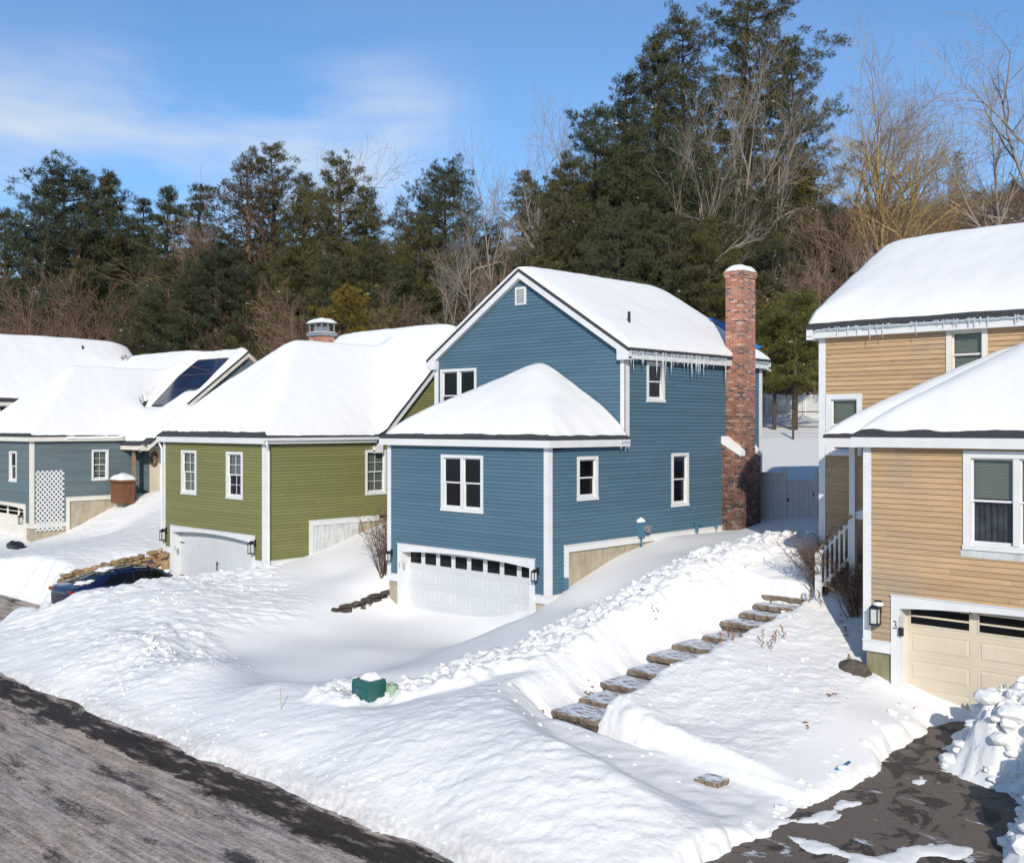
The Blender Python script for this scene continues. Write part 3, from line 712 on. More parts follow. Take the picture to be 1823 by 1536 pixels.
def window(root, w, u0, u1, z0, z1, lights=1, grid=None, blind=0, holes=None, trim='white_trim', cas=.085, curtain=False, label=None, sill_trim=False):
    """double hung window: casing, sashes, panes; the sash sits back in the wall"""
    m = MB(); c = cas
    w.box(m, u0, u0 + c, z0, z1, -.07, .045); w.box(m, u1 - c, u1, z0, z1, -.07, .045)
    w.box(m, u0 + c, u1 - c, z1 - c, z1, -.07, .043); w.box(m, u0 - .01, u1 + .01, z0 - .03, z0 + .05, -.07, .06)
    w.box(m, u0 + c, u1 - c, z0 + .05, z0 + .09, -.07, .0)
    W_ = (u1 - u0 - 2 * c); mul = .10
    wl = (W_ - mul * (lights - 1)) / lights
    for i in range(lights - 1): w.box(m, u0 + c + (i + 1) * wl + i * mul, u0 + c + (i + 1) * (wl + mul), z0 + .09, z1 - c, -.07, .03)
    zb, zt = z0 + .09, z1 - c; zm = (zb + zt) / 2
    win = m.build('window', trim, root)
    if label: win['label'] = label
    sash = MB(); pane = MB(); bl = MB(); back = MB(); cu = MB()
    for i in range(lights):
        a = u0 + c + i * (wl + mul); b = a + wl; s = .035
        for (za, zc, d) in ((zm - .02, zt, -.022), (zb, zm + .02, -.05)):
            w.box(sash, a, a + s, za, zc, d - .025, d); w.box(sash, b - s, b, za, zc, d - .025, d)
            w.box(sash, a + s, b - s, zc - s, zc, d - .025, d - .001); w.box(sash, a + s, b - s, za, za + s + .005, d - .025, d - .001)
            gl = d - .018
            w.quad(pane, [(a + s, za + s, gl), (b - s, za + s, gl), (b - s, zc - s, gl), (a + s, zc - s, gl)])
            if grid:
                nx, ny = grid
                for k in range(1, nx): uu = a + s + (wl - 2 * s) * k / nx; w.box(sash, uu - .009, uu + .009, za + s, zc - s, gl + .001, gl + .012)
                for k in range(1, ny): vv = za + s + (zc - za - 2 * s) * k / ny; w.box(sash, a + s, b - s, vv - .009, vv + .009, gl + .002, gl + .011)
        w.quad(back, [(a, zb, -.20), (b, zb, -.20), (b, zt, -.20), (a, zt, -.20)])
        if blind:
            zlow = zt - (zt - zb) * blind; z = zt - .03
            w.box(bl, a + .01, b - .01, zt - .04, zt, -.12, -.095)
            while z > zlow:
                w.quad(bl, [(a + .015, z - .022, -.094), (b - .015, z - .022, -.094), (b - .015, z, -.112), (a + .015, z, -.112)]); z -= .026
        if curtain:
            n = 26; zc_ = zm - .03
            for k in range(n):
                ua = a + wl * k / n; ub = a + wl * (k + 1) / n; da = -.13 + .025 * math.sin(k * 1.7); db = -.13 + .025 * math.sin((k + 1) * 1.7)
                w.quad(cu, [(ua, zb, da), (ub, zb, db), (ub, zc_, db), (ua, zc_, da)])
    sash.build('sash', trim, win)
    pane.build('pane', 'glass_clear' if (blind or curtain) else 'glass_dark', win)
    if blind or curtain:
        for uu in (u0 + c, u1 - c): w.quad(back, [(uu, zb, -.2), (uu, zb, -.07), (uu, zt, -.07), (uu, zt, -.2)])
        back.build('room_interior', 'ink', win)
    if blind: bl.build('blind', 'blind', win)
    if curtain: cu.build('curtain', 'curtain', win)
    if holes is not None: holes.append((u0 + c * .5, u1 - c * .5, z0 + .02, z1 - c * .5))
    return win
def winpx(root, w, x0, x1, yt, yb, **k):
    ua, zt = w.pix(x0, yt); ub, _ = w.pix(x1, yt); _, zb = w.pix(x0, yb)
    return window(root, w, ua, ub, zb, zt, **k)

def lantern(root, w, u, z, s=1.):
    d0 = .02
    m = MB(); w.box(m, u - .055 * s, u + .055 * s, z + .03 * s, z + .24 * s, d0, d0 + .02)
    w.box(m, u - .012, u + .012, z + .17 * s, z + .20 * s, d0 + .02, d0 + .17)
    c = w.P(u, z, d0 + .15); r = .075 * s
    for sx in (-1, 1):
        for sy in (-1, 1): m.box(c[0] + sx * r * .85 - .008, c[0] + sx * r * .85 + .008, c[1] + sy * r * .85 - .008, c[1] + sy * r * .85 + .008, c[2] - .14 * s, c[2] + .12 * s)
    m.box(c[0] - r, c[0] + r, c[1] - r, c[1] + r, c[2] - .16 * s, c[2] - .135 * s)
    top = [(c[0] - r * 1.15, c[1] - r * 1.15, c[2] + .12 * s), (c[0] + r * 1.15, c[1] - r * 1.15, c[2] + .12 * s), (c[0] + r * 1.15, c[1] + r * 1.15, c[2] + .12 * s), (c[0] - r * 1.15, c[1] + r * 1.15, c[2] + .12 * s), (c[0], c[1], c[2] + .22 * s)]
    m.add(top, [(0, 3, 2, 1), (0, 1, 4), (1, 2, 4), (2, 3, 4), (3, 0, 4)])
    o = m.build('wall_lantern', 'black_metal', root)
    g = MB(); g.box(c[0] - r * .7, c[0] + r * .7, c[1] - r * .7, c[1] + r * .7, c[2] - .13 * s, c[2] + .115 * s); g.build('lamp_glass', 'lamp_glass', o)
    return o

def garage(root, w, gu0, gu1, gtop, floor, style, trim, holes, right_cut=None):
    tw = .17; dd = -.26
    holes.append((gu0 + .03, gu1 - .03, floor - 2, gtop - .03))
    m = MB()
    w.box(m, gu0, gu0 + tw, floor - .3, gtop, dd, .05); w.box(m, gu1 - tw, gu1, floor - .3, gtop, dd, .05)
    a, b = gu0 + tw, gu1 - tw; n = 20
    rise = .12; end = .24
    pts = []
    for i in range(n + 1):
        t = i / n; pts.append((a + (b - a) * t, gtop - end + rise * (1 - (2 * t - 1) ** 2)))
    for i in range(n):
        (ua, za), (ub, zb) = pts[i], pts[i + 1]
        w.quad(m, [(ua, za, .05), (ub, zb, .05), (ub, gtop, .05), (ua, gtop, .05)])
        w.quad(m, [(ua, za, .05), (ub, zb, .05), (ub, zb, dd), (ua, za, dd)])
    w.quad(m, [(a, gtop, .05), (b, gtop, .05), (b, gtop, dd), (a, gtop, dd)])
    w.box(m, gu0 - .01, gu1 + .01, gtop, gtop + .02, 0, .07)
    m.build('garage_door_trim', trim, root)
    z0, z1 = floor, gtop - .10
    mat = {'blue': 'white_paint', 'green': 'white_paint', 'brown': 'cream_door', 'grey': 'cream_trim'}[style]
    base = MB(); w.box(base, a - .02, b + .02, z0, z1, dd - .05, dd)
    det = MB(); gl = MB(); rows = 4; H = (z1 - .03 - z0) / rows
    for r in range(1, rows): w.box(base, a, b, z0 + r * H - .006, z0 + r * H + .006, dd, dd + .006)
    def panel(m_, u0, u1, v0, v1, h=.012, bv=.03):
        P = [(u0, v0), (u1, v0), (u1, v1), (u0, v1)]; Q = [(u0 + bv, v0 + bv), (u1 - bv, v0 + bv), (u1 - bv, v1 - bv), (u0 + bv, v1 - bv)]
        # recessed moulding ring then raised field
        for i in range(4):
            j = (i + 1) % 4
            w.quad(m_, [(*P[i], dd + .001), (*P[j], dd + .001), (*Q[j], dd + h), (*Q[i], dd + h)])
        w.quad(m_, [(*q, dd + h) for q in Q])
        R_ = [(u0 - .018, v0 - .018), (u1 + .018, v0 - .018), (u1 + .018, v1 + .018), (u0 - .018, v1 + .018)]
        for i in range(4):
            j = (i + 1) % 4
            w.quad(m_, [(*R_[i], dd + .008), (*R_[j], dd + .008), (*P[j], dd + .001), (*P[i], dd + .001)])
    if style == 'blue':
        nc = 8; cw = (b - a) / nc
        for c in range(nc):
            for r in range(rows - 1): panel(base, a + c * cw + .08, a + (c + 1) * cw - .08, z0 + r * H + .09, z0 + (r + 1) * H - .09)
            u0, u1, v0, v1 = a + c * cw + .075, a + (c + 1) * cw - .075, z0 + 3 * H + .10, z0 + 4 * H - .10
            w.box(base, u0 - .02, u1 + .02, v0 - .02, v0 + .005, dd, dd + .015); w.box(base, u0 - .02, u0 + .005, v0 + .005, v1, dd, dd + .015); w.box(base, u1 - .005, u1 + .02, v0 + .005, v1, dd, dd + .015)
            w.box(gl, u0 + .005, u1 - .005, v0 + .005, v1, dd, dd + .006)
    elif style in ('brown', 'grey'):
        nc = 4; cw = (b - a) / nc
        for c in range(nc):
            for r in range(rows - 1): panel(base, a + c * cw + .10, a + (c + 1) * cw - .10, z0 + r * H + .10, z0 + (r + 1) * H - .10, .016, .04)
            u0, u1, v0, v1 = a + c * cw + .09, a + (c + 1) * cw - .09, z0 + 3 * H + .10, z0 + 4 * H - .10
            w.box(base, u0 - .03, u1 + .03, v0 - .03, v0, dd, dd + .015); w.box(base, u0 - .03, u0, v0, v1 + .03, dd, dd + .015); w.box(base, u1, u1 + .03, v0, v1 + .03, dd, dd + .015); w.box(base, u0 - .03, u1 + .03, v1, v1 + .03, dd, dd + .015)
            vm = (v0 + v1) / 2; w.box(gl, u0, u1, v0, v1, dd, dd + .004); w.box(base, u0, u1, vm - .02, vm + .015, dd + .004, dd + .02)
    else:
        k = a + .15
        while k < b - .1: w.box(base, k - .006, k + .006, z0 + .05, z1 - .5, dd, dd + .006); k += .30
    door = base.build('garage_door', mat, root)
    if style == 'green':
        for zz in (z1 - .52, z0 + .35):
            for (ua, ub) in ((a + .03, a + .30), (b - .30, b - .03)): w.box(det, ua, ub, zz - .02, zz + .02, dd + .007, dd + .018)
        uc = (a + b) / 2; w.box(det, uc - .03, uc + .0, z0 + .75, z0 + 1.0, dd + .02, dd + .045); w.box(det, uc - .06, uc + .02, z0 + .95, z0 + 1.03, dd + .007, dd + .02)
        det.build('hinge_and_handle', 'black_metal', door)
    if gl.v: gl.build('door_window', 'glass_dark', door)
    return a, b, dd

def hip_poly(x0, x1, y0, yb, z, s):
    xm = (x0 + x1) / 2; h = (x1 - x0) / 2; za = z + s * h
    return xm, h, za
def wing(root, X0, X1, Yf, Yb, ze, zb, zmid, ystep, floor, slope, sid, trim, gar, wins, wins_side, left_side=True, side_win=True, roof_back=None, style='blue', step_panel=False, right_side=True, left_over=0.):
    """garage wing with a hipped front; returns the front and side walls"""
    zr = root.location.z
    front = W('Y', Yf); side = W('X', X1); ow = .17
    hf, hs = [], []
    for k in wins: winpx(root, front, holes=hf, **k)
    for k in wins_side: winpx(root, side, holes=hs, **k)
    gu0, gu1, gtop = gar
    garage(root, front, gu0, gu1, gtop, floor, style, trim, hf)
    m = MB(); siding(m, front, zb, ze, lambda z: (X0, X1), hf, zr); m.cut()
    if ystep: hs.append((ystep, Yb + 5, -99, zmid))
    if right_side: siding(m, side, zb, ze, lambda z: (Yf, Yb), hs, zr); m.cut()
    if left_side: siding(m, W('x', X0), zb, ze, lambda z: (Yf, Yb), [], zr)
    if right_side != 'later': m.build_all('siding_wall', sid, root)
    t = MB(); cb = .13
    t.box(X0 - .03, X0 + cb, Yf - .032, Yf, zb - .02, ze); t.box(X0 - .032, X0, Yf, Yf + cb, zb - .02, ze); t.cut()
    t.box(X1 - cb, X1 + .03, Yf - .032, Yf, zb - .02, ze); t.box(X1, X1 + .032, Yf, Yf + cb, zb - .02, ze); t.build_all('corner_board', trim, root); t = MB()
    # water table
    t.box(X0 - .035, gu0, Yf - .036, Yf, zb - .20, zb); t.box(X0 - .04, gu0, Yf - .055, Yf, zb - .0, zb + .03); t.cut()
    t.box(gu1, X1 + .036, Yf - .036, Yf, zb - .20, zb); t.box(gu1, X1 + .055, Yf - .055, Yf, zb, zb + .03)
    if ystep:
        t.box(X1, X1 + .036, Yf, ystep, zb - .20, zb); t.box(X1, X1 + .055, Yf, ystep, zb, zb + .03)
        t.box(X1, X1 + .040, ystep - .0, ystep + .17, zb - .6, zmid - .17)
        t.box(X1, X1 + .041, ystep, Yb, zmid - .17, zmid); t.box(X1, X1 + .06, ystep - .02, Yb, zmid, zmid + .03)
    t.build_all('water_table', trim, root)
    f = MB(); f.box(X0 + .02, gu0 + .02, Yf + .02, Yf + .3, floor - .6, zb - .19); f.cut(); f.box(gu1 - .02, X1 - .02, Yf + .02, Yf + .3, floor - .6, zb - .19)
    if ystep:
        f.box(X1 - .3, X1 - .021, Yf + .3, ystep + .001, floor - .6, zb - .19)
        f.box(X1 - .3, X1 - .02, ystep + .001, Yb, floor - .6, zmid - .16)
    f.build_all('foundation', 'concrete' if style != 'brown' else 'mossy_concrete', root)
    if step_panel:
        q = MB(); side.box(q, ystep + .17, ystep + 2.1, zb - 1.2, zmid - .17, -.01, .012); q.build('bulkhead_panel', 'pale_panel', root)
    # roof: eave at the fascia top
    o = .2; x0, x1, y0 = X0 - o, X1 + o, Yf - o; zt = ze + .19
    rb = roof_back if roof_back is not None else Yb
    xm = (x0 + x1) / 2; h = (x1 - x0) / 2; ya = min(y0 + h, rb); za = zt + slope * h
    r = MB(); e = .05
    r.add([(x0, y0, zt), (x1, y0, zt), (xm, ya, za), (x0, rb, zt), (x1, rb, zt), (xm, rb, za), (x0, y0, zt + e), (x1, y0, zt + e), (xm, ya, za + e), (x0, rb, zt + e), (x1, rb, zt + e), (xm, rb, za + e)],
          [(6, 7, 8), (7, 10, 11, 8), (9, 6, 8, 11), (0, 1, 7, 6), (1, 4, 10, 7), (3, 0, 6, 9), (0, 3, 4, 1), (9, 11, 10, 4, 3)])
    roof = r.build('roof', 'shingle', root)
    fa = MB()
    fa.box(x0, x1, y0, y0 + .025, ze - .0, zt - .002); fa.box(x1 - .025, x1, y0 + .025, rb, ze, zt - .002); fa.box(x0, x0 + .025, y0 + .025, rb, ze, zt - .002)
    fa.box(x0 + .025, x1 - .025, y0 + .025, Yf + .02, ze + .02, ze + .04); fa.box(X1 - .02, x1 - .025, Yf + .02, rb, ze + .02, ze + .04)
    fa.build('fascia', trim, root)
    def zf(X, Y):
        a = zt + e + slope * (X - x0); b = zt + e + slope * (x1 - X); c = zt + e + slope * (Y - y0)
        k = np.clip((np.minimum(np.minimum(a, b), c) - zt - e) * .5, .02, .45)
        return smin(smin(a, b, k), c, k)
    return front, side, roof, (x0, x1, y0, rb, zt + e), zf
def smin(a, b, k):
    h = np.clip(.5 + .5 * (b - a) / k, 0, 1); return b * (1 - h) + a * h - k * h * (1 - h)
def smax(a, b, k): return -smin(-a, -b, k)
def snow_cover(roof, x0, x1, y0, y1, zf, T, ins=(.08, .08, .08, .08), fall=(1, 1, 1, 1), seed=0, res=.09, k=.4, edge_n=.05, lip=0.):
    """a snow blanket lying on a roof: ins = inset at x0,x1,y0,y1; fall = whether it thins out at that side"""
    nx = max(8, int((x1 - x0) / res)); ny = max(8, int((y1 - y0) / res))
    U, V = np.meshgrid(np.linspace(0, 1, nx), np.linspace(0, 1, ny), indexing='ij')
    Xl = x0 + (x1 - x0) * U; Yl = y0 + (y1 - y0) * V
    def en(c, s): return fbm(c / .5, c * 0 + s, seed + s, 4, .6) * edge_n
    xa = x0 + ins[0] + en(Yl, 1) * (ins[0] != 0); xb = x1 - ins[1] + en(Yl, 2) * (ins[1] != 0)
    ya = y0 + ins[2] + en(Xl, 3) * (ins[2] != 0); yb = y1 - ins[3] + en(Xl, 4) * (ins[3] != 0)
    X = xa + (xb - xa) * U; Y = ya + (yb - ya) * V
    d = np.full(X.shape, 9.)
    for f, dist in zip(fall, (X - xa, xb - X, Y - ya, yb - Y)):
        if f: d = np.minimum(d, dist + (0 if f == 1 else f))
    zr = zf(X, Y)
    t = T * (1 - np.exp(-(d + .012) / k)) * (1 + .10 * fbm(X / 1.7, Y / 1.7, seed, 3)) + .012 * fbm(X * 2.5, Y * 2.5, seed + 3, 3) * (1 - np.exp(-d / .2)) + .015
    t = t + T * .06 * fbm(X * 1.3, Y * .8, seed + 9, 3) * (1 - np.exp(-d / .3)); t = t + lip * (1 - np.exp(-d / .03)) * np.exp(-d / .35)
    Z = zr + t
    # skirt
    Xe = np.pad(X, 1, mode='edge'); Ye = np.pad(Y, 1, mode='edge'); Ze = np.pad(Z, 1, mode='edge'); Zr = np.pad(zr, 1, mode='edge') - .03
    msk = np.ones(Xe.shape, bool); msk[1:-1, 1:-1] = False; Ze = np.where(msk, Zr, Ze)
    o = root_origin(roof); Vv = np.stack([Xe.ravel() - o.x, Ye.ravel() - o.y, Ze.ravel() - o.z], 1); a, b = Xe.shape
    i = np.arange(a * b).reshape(a, b); Fc = np.stack([i[:-1, :-1].ravel(), i[1:, :-1].ravel(), i[1:, 1:].ravel(), i[:-1, 1:].ravel()], 1)
    return np_mesh('roof_snow', Vv, Fc, 'roof_snow', roof, smooth=True)

def snow_poly(roof, poly, zf, T, k=.5, seed=0, res=.075, cut=None, edge_n=.05):
    """snow over an L shaped roof: thickness grows with distance from the outline; cut(X, Y) > 0 where the snow has slid off"""
    xs = np.arange(min(p[0] for p in poly) - .1, max(p[0] for p in poly) + .1, res); ys = np.arange(min(p[1] for p in poly) - .1, max(p[1] for p in poly) + .1, res)
    X, Y = np.meshgrid(xs, ys, indexing='ij'); d = -sdist(X, Y, poly) + fbm(X / .4, Y / .4, seed, 4, .6) * edge_n * .6 - edge_n * .5
    if cut is not None: d = np.minimum(d, -cut(X, Y))
    t = T * (1 - np.exp(-np.maximum(d, 0) / k)) * (1 + .10 * fbm(X / 1.7, Y / 1.7, seed, 3)) + .012 * fbm(X * 2.5, Y * 2.5, seed + 3, 3) * sst(0, .3, d) + np.clip(d * 1.1, -.12, .035)
    Z = zf(X, Y) + t; a, b = X.shape; i = np.arange(a * b).reshape(a, b)
    Fc = np.stack([i[:-1, :-1].ravel(), i[1:, :-1].ravel(), i[1:, 1:].ravel(), i[:-1, 1:].ravel()], 1); dd = d.ravel()
    Fc = Fc[(dd[Fc] > -.01).any(1)]; used = np.unique(Fc); mp = np.zeros(a * b, int); mp[used] = np.arange(len(used)); o = root_origin(roof)
    V = np.stack([X.ravel() - o.x, Y.ravel() - o.y, Z.ravel() - o.z], 1)[used]
    return np_mesh('roof_snow', V, mp[Fc], 'roof_snow', roof, smooth=True)

def gable_roof(root, ax, a0, a1, c0, c1, zA, slope, trim, oh=.2, e_oh=.28, th=.10, rake=.2, ridge=None):
    """ax: ridge direction; a0..a1 wall extent along it; c0..c1 wall extent across; zA = roof surface height at the ridge"""
    cm = (c0 + c1) / 2 if ridge is None else ridge
    A0, A1 = a0 - oh, a1 + oh
    r = MB(); t = MB(); ax_ = ax.lower()
    for s, ce in ((-1, c0 - e_oh), (1, c1 + e_oh)):
        t.cut()
        w_ = abs(ce - cm); ze = zA - slope * w_
        r.prism([(cm, zA), (ce, ze), (ce, ze - th), (cm, zA - th)], ax_, A0, A1)
        for (p, q) in ((A0, A0 + .18), (A1 - .18, A1)):
            t.prism([(cm, zA - th), (ce, ze - th), (ce, ze - th - rake), (cm, zA - th - rake)], ax_, p + .012, q - .012)
        # eave fascia and return
        wall_c = c0 if s < 0 else c1
        ff = ce - s * .03
        t.prism([(ff, ze - th - .002), (ff, ze - th - .2), (ff - s * .03, ze - th - .2), (ff - s * .03, ze - th - .002)], ax_, A0 + .2, A1 - .2)
        zs = ze - th - .2
        t.prism([(ff - s * .03, zs), (wall_c - s * .0, zs), (wall_c, zs + .025), (ff - s * .03, zs + .025)], ax_, A0 + .2, A1 - .2)
        for (p, q) in ((A0, A0 + .2), (A1 - .2, A1)):
            t.prism([(ce, zs + .05), (ce - s * .0, zs - .03), (wall_c - s * .16, zs - .03), (wall_c - s * .16, zs + .3)], ax_, p + .010, q - .010)
    roof = r.build('roof', 'shingle', root); t.build_all('rake_trim', trim, root)
    def zf(X, Y):
        c = X if ax == 'Y' else Y
        return zA - slope * (np.sqrt((c - cm) ** 2 + .12 ** 2))
    return roof, zf, cm

def icicles(root, pts, n, lmin, lmax, seed):
    """n separate icicles hanging along a segment"""
    rg = random.Random(seed); (xa, ya, za), (xb, yb, zb) = pts
    for i in range(n):
        t = min(1, max(0, (i + rg.uniform(-1.6, 2.6)) / n)); l = lmin + (lmax - lmin) * rg.random() ** 2.4 * (.45 + .55 * math.sin(t * 9 + seed) ** 2)
        x, y, z = xa + (xb - xa) * t, ya + (yb - ya) * t, za + (zb - za) * t
        r = .006 + .010 * rg.random() + l * .012
        m = MB(); m.tube([(x, y, z + .03), (x, y, z - l * .35), (x + rg.uniform(-.006, .006), y, z - l * .75), (x, y, z - l)], [r * 1.5, r, r * .5, .001], 5)
        m.build('icicle', 'ice', root, smooth=True)
    m = MB(); nn = 60
    for i in range(nn):    # thin ice lip frozen to the edge
        t0, t1 = i / nn, (i + 1) / nn; h0 = .05 + .05 * rg.random()
        p = [(xa + (xb - xa) * t, ya + (yb - ya) * t) for t in (t0, t1)]
        m.tube([(p[0][0], p[0][1], za - h0 * .3), (p[1][0], p[1][1], za - h0 * .3)], .018 + .02 * rg.random(), 5)
    m.build('eave_ice', 'ice', root)

def meta_text(body, root, w, u, z, size, name='house_number'):
    """carve a digit from strokes: only the few shapes the photograph shows"""
    strokes = {'7': [[(0, 1), (.6, 1), (.22, 0)]], '3': [[(.02, .9), (.25, 1), (.5, .9), (.5, .65), (.25, .54), (.55, .42), (.58, .12), (.28, 0), (0, .1)]]}[body]
    m = MB()
    for s in strokes: m.tube([w.P(u + p[0] * size * .8, z + p[1] * size, .058) for p in s], size * .075, 5)
    return m.build(name, 'ink', root)

zc = lambda r: r + ZC
# ======================= blue house
BX0, BX1, BYF = -24.35, -18.0, 20.4
blue = empty('blue_house', (-21.2, 24, zc(-5.75)), 'blue clapboard house with a tall brick chimney and white two car garage door numbered 7', 'house', 'clapboard houses on the street')
bf = W('Y', BYF)
gu0, gtop = bf.pix(709.8, 966.8); gu1, _ = bf.pix(953.2, 994)
front, side, roof, rr, zf = wing(blue, BX0, BX1, BYF, 23.65, zc(-.58), zc(-4.41), zc(-3.16), 21.0, zc(-5.75), .60, 'blue_siding', 'white_trim', (gu0, gu1, gtop),
    [dict(x0=786.7, x1=861, yt=808.8, yb=906.6, lights=2)], [], right_side=False, roof_back=23.62)
snow_cover(roof, rr[0], rr[1], rr[2], rr[3], zf, .34, ins=(.12, .12, .16, .0), fall=(1, 1, 1, 0), seed=11, k=.45, edge_n=.06)
# main block
GX0, GYB = -25.82, 31.0
gab = W('Y', 23.65); hg = []; hs = []
winpx(blue, gab, 785.4, 849, 658, 752, lights=2, holes=hg)
for k in (dict(x0=1026.3, x1=1063, yt=812.8, yb=890), dict(x0=1150.3, x1=1181.8, yt=643.5, yb=714), dict(x0=1194.3, x1=1224.4, yt=806.8, yb=901)): winpx(blue, side, holes=hs, **k)
zA, sl, cm = zc(4.76), .625, (GX0 + BX1) / 2
def ivg(z):
    hw = (zA - .16 - z) / sl; return (max(GX0, cm - hw), min(BX1, cm + hw))
m = MB(); siding(m, gab, zc(-.7), zc(4.5), ivg, hg, blue.location.z); m.cut()
hs.append((21.0, 40, -99, zc(-3.16)))
siding(m, side, zc(-4.41), zc(2.12), lambda z: (BYF if z < zc(-.57) else 23.65, GYB), hs, blue.location.z); m.cut()
siding(m, W('x', GX0), zc(-3.4), zc(2.12), lambda z: (23.65, GYB), [], blue.location.z); m.cut()
siding(m, W('y', GYB), zc(-3.4), zc(4.5), ivg, [], blue.location.z)
m.build_all('siding_wall', 'blue_siding', blue)
m = MB(); m.box(GX0 + .02, -18.3, 23.7, GYB - .03, zc(-3.5), zc(2.1)); m.build('wall_core', 'ink', blue)
t = MB()
t.box(GX0 - .03, GX0 + .15, 23.65 - .034, 23.65, zc(-.7), zc(2.12)); t.cut(); t.box(BX1 - .15, BX1 + .03, 23.65 - .034, 23.65, zc(-.7), zc(2.12))
t.box(BX1, BX1 + .034, 23.65 - .034, 23.65 + .15, zc(-.35), zc(2.12)); t.cut(); t.box(BX1, BX1 + .034, GYB - .15, GYB + .03, zc(-3.16), zc(2.12)); t.box(BX1 - .13, BX1, GYB, GYB + .03, zc(-3.3), zc(2.12)); t.build_all('corner_board', 'white_trim', blue); t = MB()
t.box(BX1, BX1 + .036, 23.65, GYB, zc(-3.33), zc(-3.16)); t.box(BX1, BX1 + .055, 23.65, GYB, zc(-3.16), zc(-3.13))
t.build('water_table', 'white_trim', blue)
f = MB(); f.box(BX1 - .3, BX1 - .02, 23.65, GYB - .05, zc(-5), zc(-3.3)); f.cut(); f.box(GX0 + .02, GX0 + .3, 23.7, GYB - .05, zc(-5), zc(-3.4)); f.build_all('foundation', 'concrete', blue)
roof, zf2, cm_ = gable_roof(blue, 'Y', 23.65, GYB, GX0, BX1, zA, sl, 'white_trim', oh=.2, e_oh=.26)
xe = BX1 + .26
for (xa, xb, ia, ib) in ((GX0 - .26, xe, .06, .05),):
    snow_cover(roof, xa, xb, 23.45, 31.2, zf2, .20, ins=(.06, .015, .03, .03), fall=(1, 2e-1, .25, 1), seed=21, k=.35, edge_n=.015)
m = MB()   # blue tarpaulin showing at the far end of the roof
def rz(x): return zA - sl * abs(x - cm) + .0
P = [(-20.6, 30.35), (-20.2, 31.12), (-18.2, 31.12), (-18.6, 30.55)]
for i in range(8):
    for j in range(6):
        q = []
        for (a, b) in ((i, j), (i + 1, j), (i + 1, j + 1), (i, j + 1)):
            s, t_ = a / 8, b / 6
            x = -19.7 + (1.7) * s; y = 30.45 + .1 * s + (.66 - .1 * s) * t_
            q.append((x, y, rz(x) + .235 + .03 * math.sin(s * 9 + t_ * 5)))
        m.add(q, [(0, 1, 2, 3)])
m.build('roof_tarpaulin', 'tarp_blue', roof)
m = MB(); vx, vy = -19.55, 25.6
for vx, vy in ((None, None),):
    # vent pipe located on the right roof plane from its photographed foot
    best = None
    for i in range(400):
        d = 28 + i * .02; x, y = atd(1120, d); z = (HY - 573) * d / F_
        if abs(x - cm) < 4.2 and abs((z + ZC) - (rz(x) + .2)) < .03: best = (x, y, z + ZC); break
    vx, vy, vz = best
m.tube([(vx, vy, vz - .3), (vx, vy, vz + .30)], .045, 10); m.build('vent_pipe', 'black_metal', roof)
# icicles
ez = zA - sl * (xe - cm) - .10
icicles(blue, [(xe - .01, 23.5, ez), (xe - .01, 28.45, ez)], 62, .10, .85, 5)
icicles(blue, [(xe - .01, 29.7, ez), (xe - .01, 31.1, ez)], 12, .08, .35, 6)
icicles(blue, [(BX1 + .2, 23.2, zc(-.45)), (BX1 + .2, 23.6, zc(-.45))], 5, .2, .6, 9)
# louvre
(u0, z1), (u1, _), (_, z0) = gab.pix(918, 512), gab.pix(937.7, 512), gab.pix(918, 544)
m = MB(); gab.box(m, u0, u1, z0, z1, .0, .035)
for i in range(9): z = z0 + .07 + i * (z1 - z0 - .14) / 8; gab.box(m, u0 + .07, u1 - .07, z - .014, z + .008, .035, .055)
lv = m.build('gable_vent', 'vent_white', blue)
m = MB()
for i in range(8): z = z0 + .07 + (i + .5) * (z1 - z0 - .14) / 8; gab.box(m, u0 + .08, u1 - .08, z - .010, z + .012, .035, .038)
m.build('vent_gap', 'ink', lv)
# chimney
ch = MB(); cx0 = BX1
ch.box(cx0, cx0 + .68, 28.58, 29.81, zc(-4), zc(-.95))
ch.prism([(cx0, zc(-.95)), (cx0 + .68, zc(-.95)), (cx0, zc(-.57))], 'y', 28.58, 28.84)
ch.prism([(cx0, zc(-.95)), (cx0 + .68, zc(-.95)), (cx0, zc(-.57))], 'y', 29.66, 29.81)
ch.box(cx0 + .0, cx0 + .58, 28.84, 29.66, zc(-.949), zc(4.62))
ch.box(cx0 - .025, cx0 + .605, 28.815, 29.685, zc(4.62), zc(4.70)); ch.box(cx0 - .045, cx0 + .625, 28.795, 29.705, zc(4.70), zc(4.84))
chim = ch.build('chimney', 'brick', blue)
s = MB(); s.prism([(cx0 + .0, zc(-.56)), (cx0 + .70, zc(-.95)), (cx0 + .71, zc(-.80)), (cx0 + .5, zc(-.62)), (cx0 + .1, zc(-.34)), (cx0 + .02, zc(-.34))], 'y', 28.56, 28.84)
s.build('shoulder_snow', 'roof_snow', chim); s = MB(); s.prism([(cx0 + .35, zc(-.76)), (cx0 + .70, zc(-.95)), (cx0 + .68, zc(-.86)), (cx0 + .5, zc(-.62)), (cx0 + .35, zc(-.58))], 'y', 29.66, 29.83)
s.build('shoulder_snow', 'roof_snow', chim)
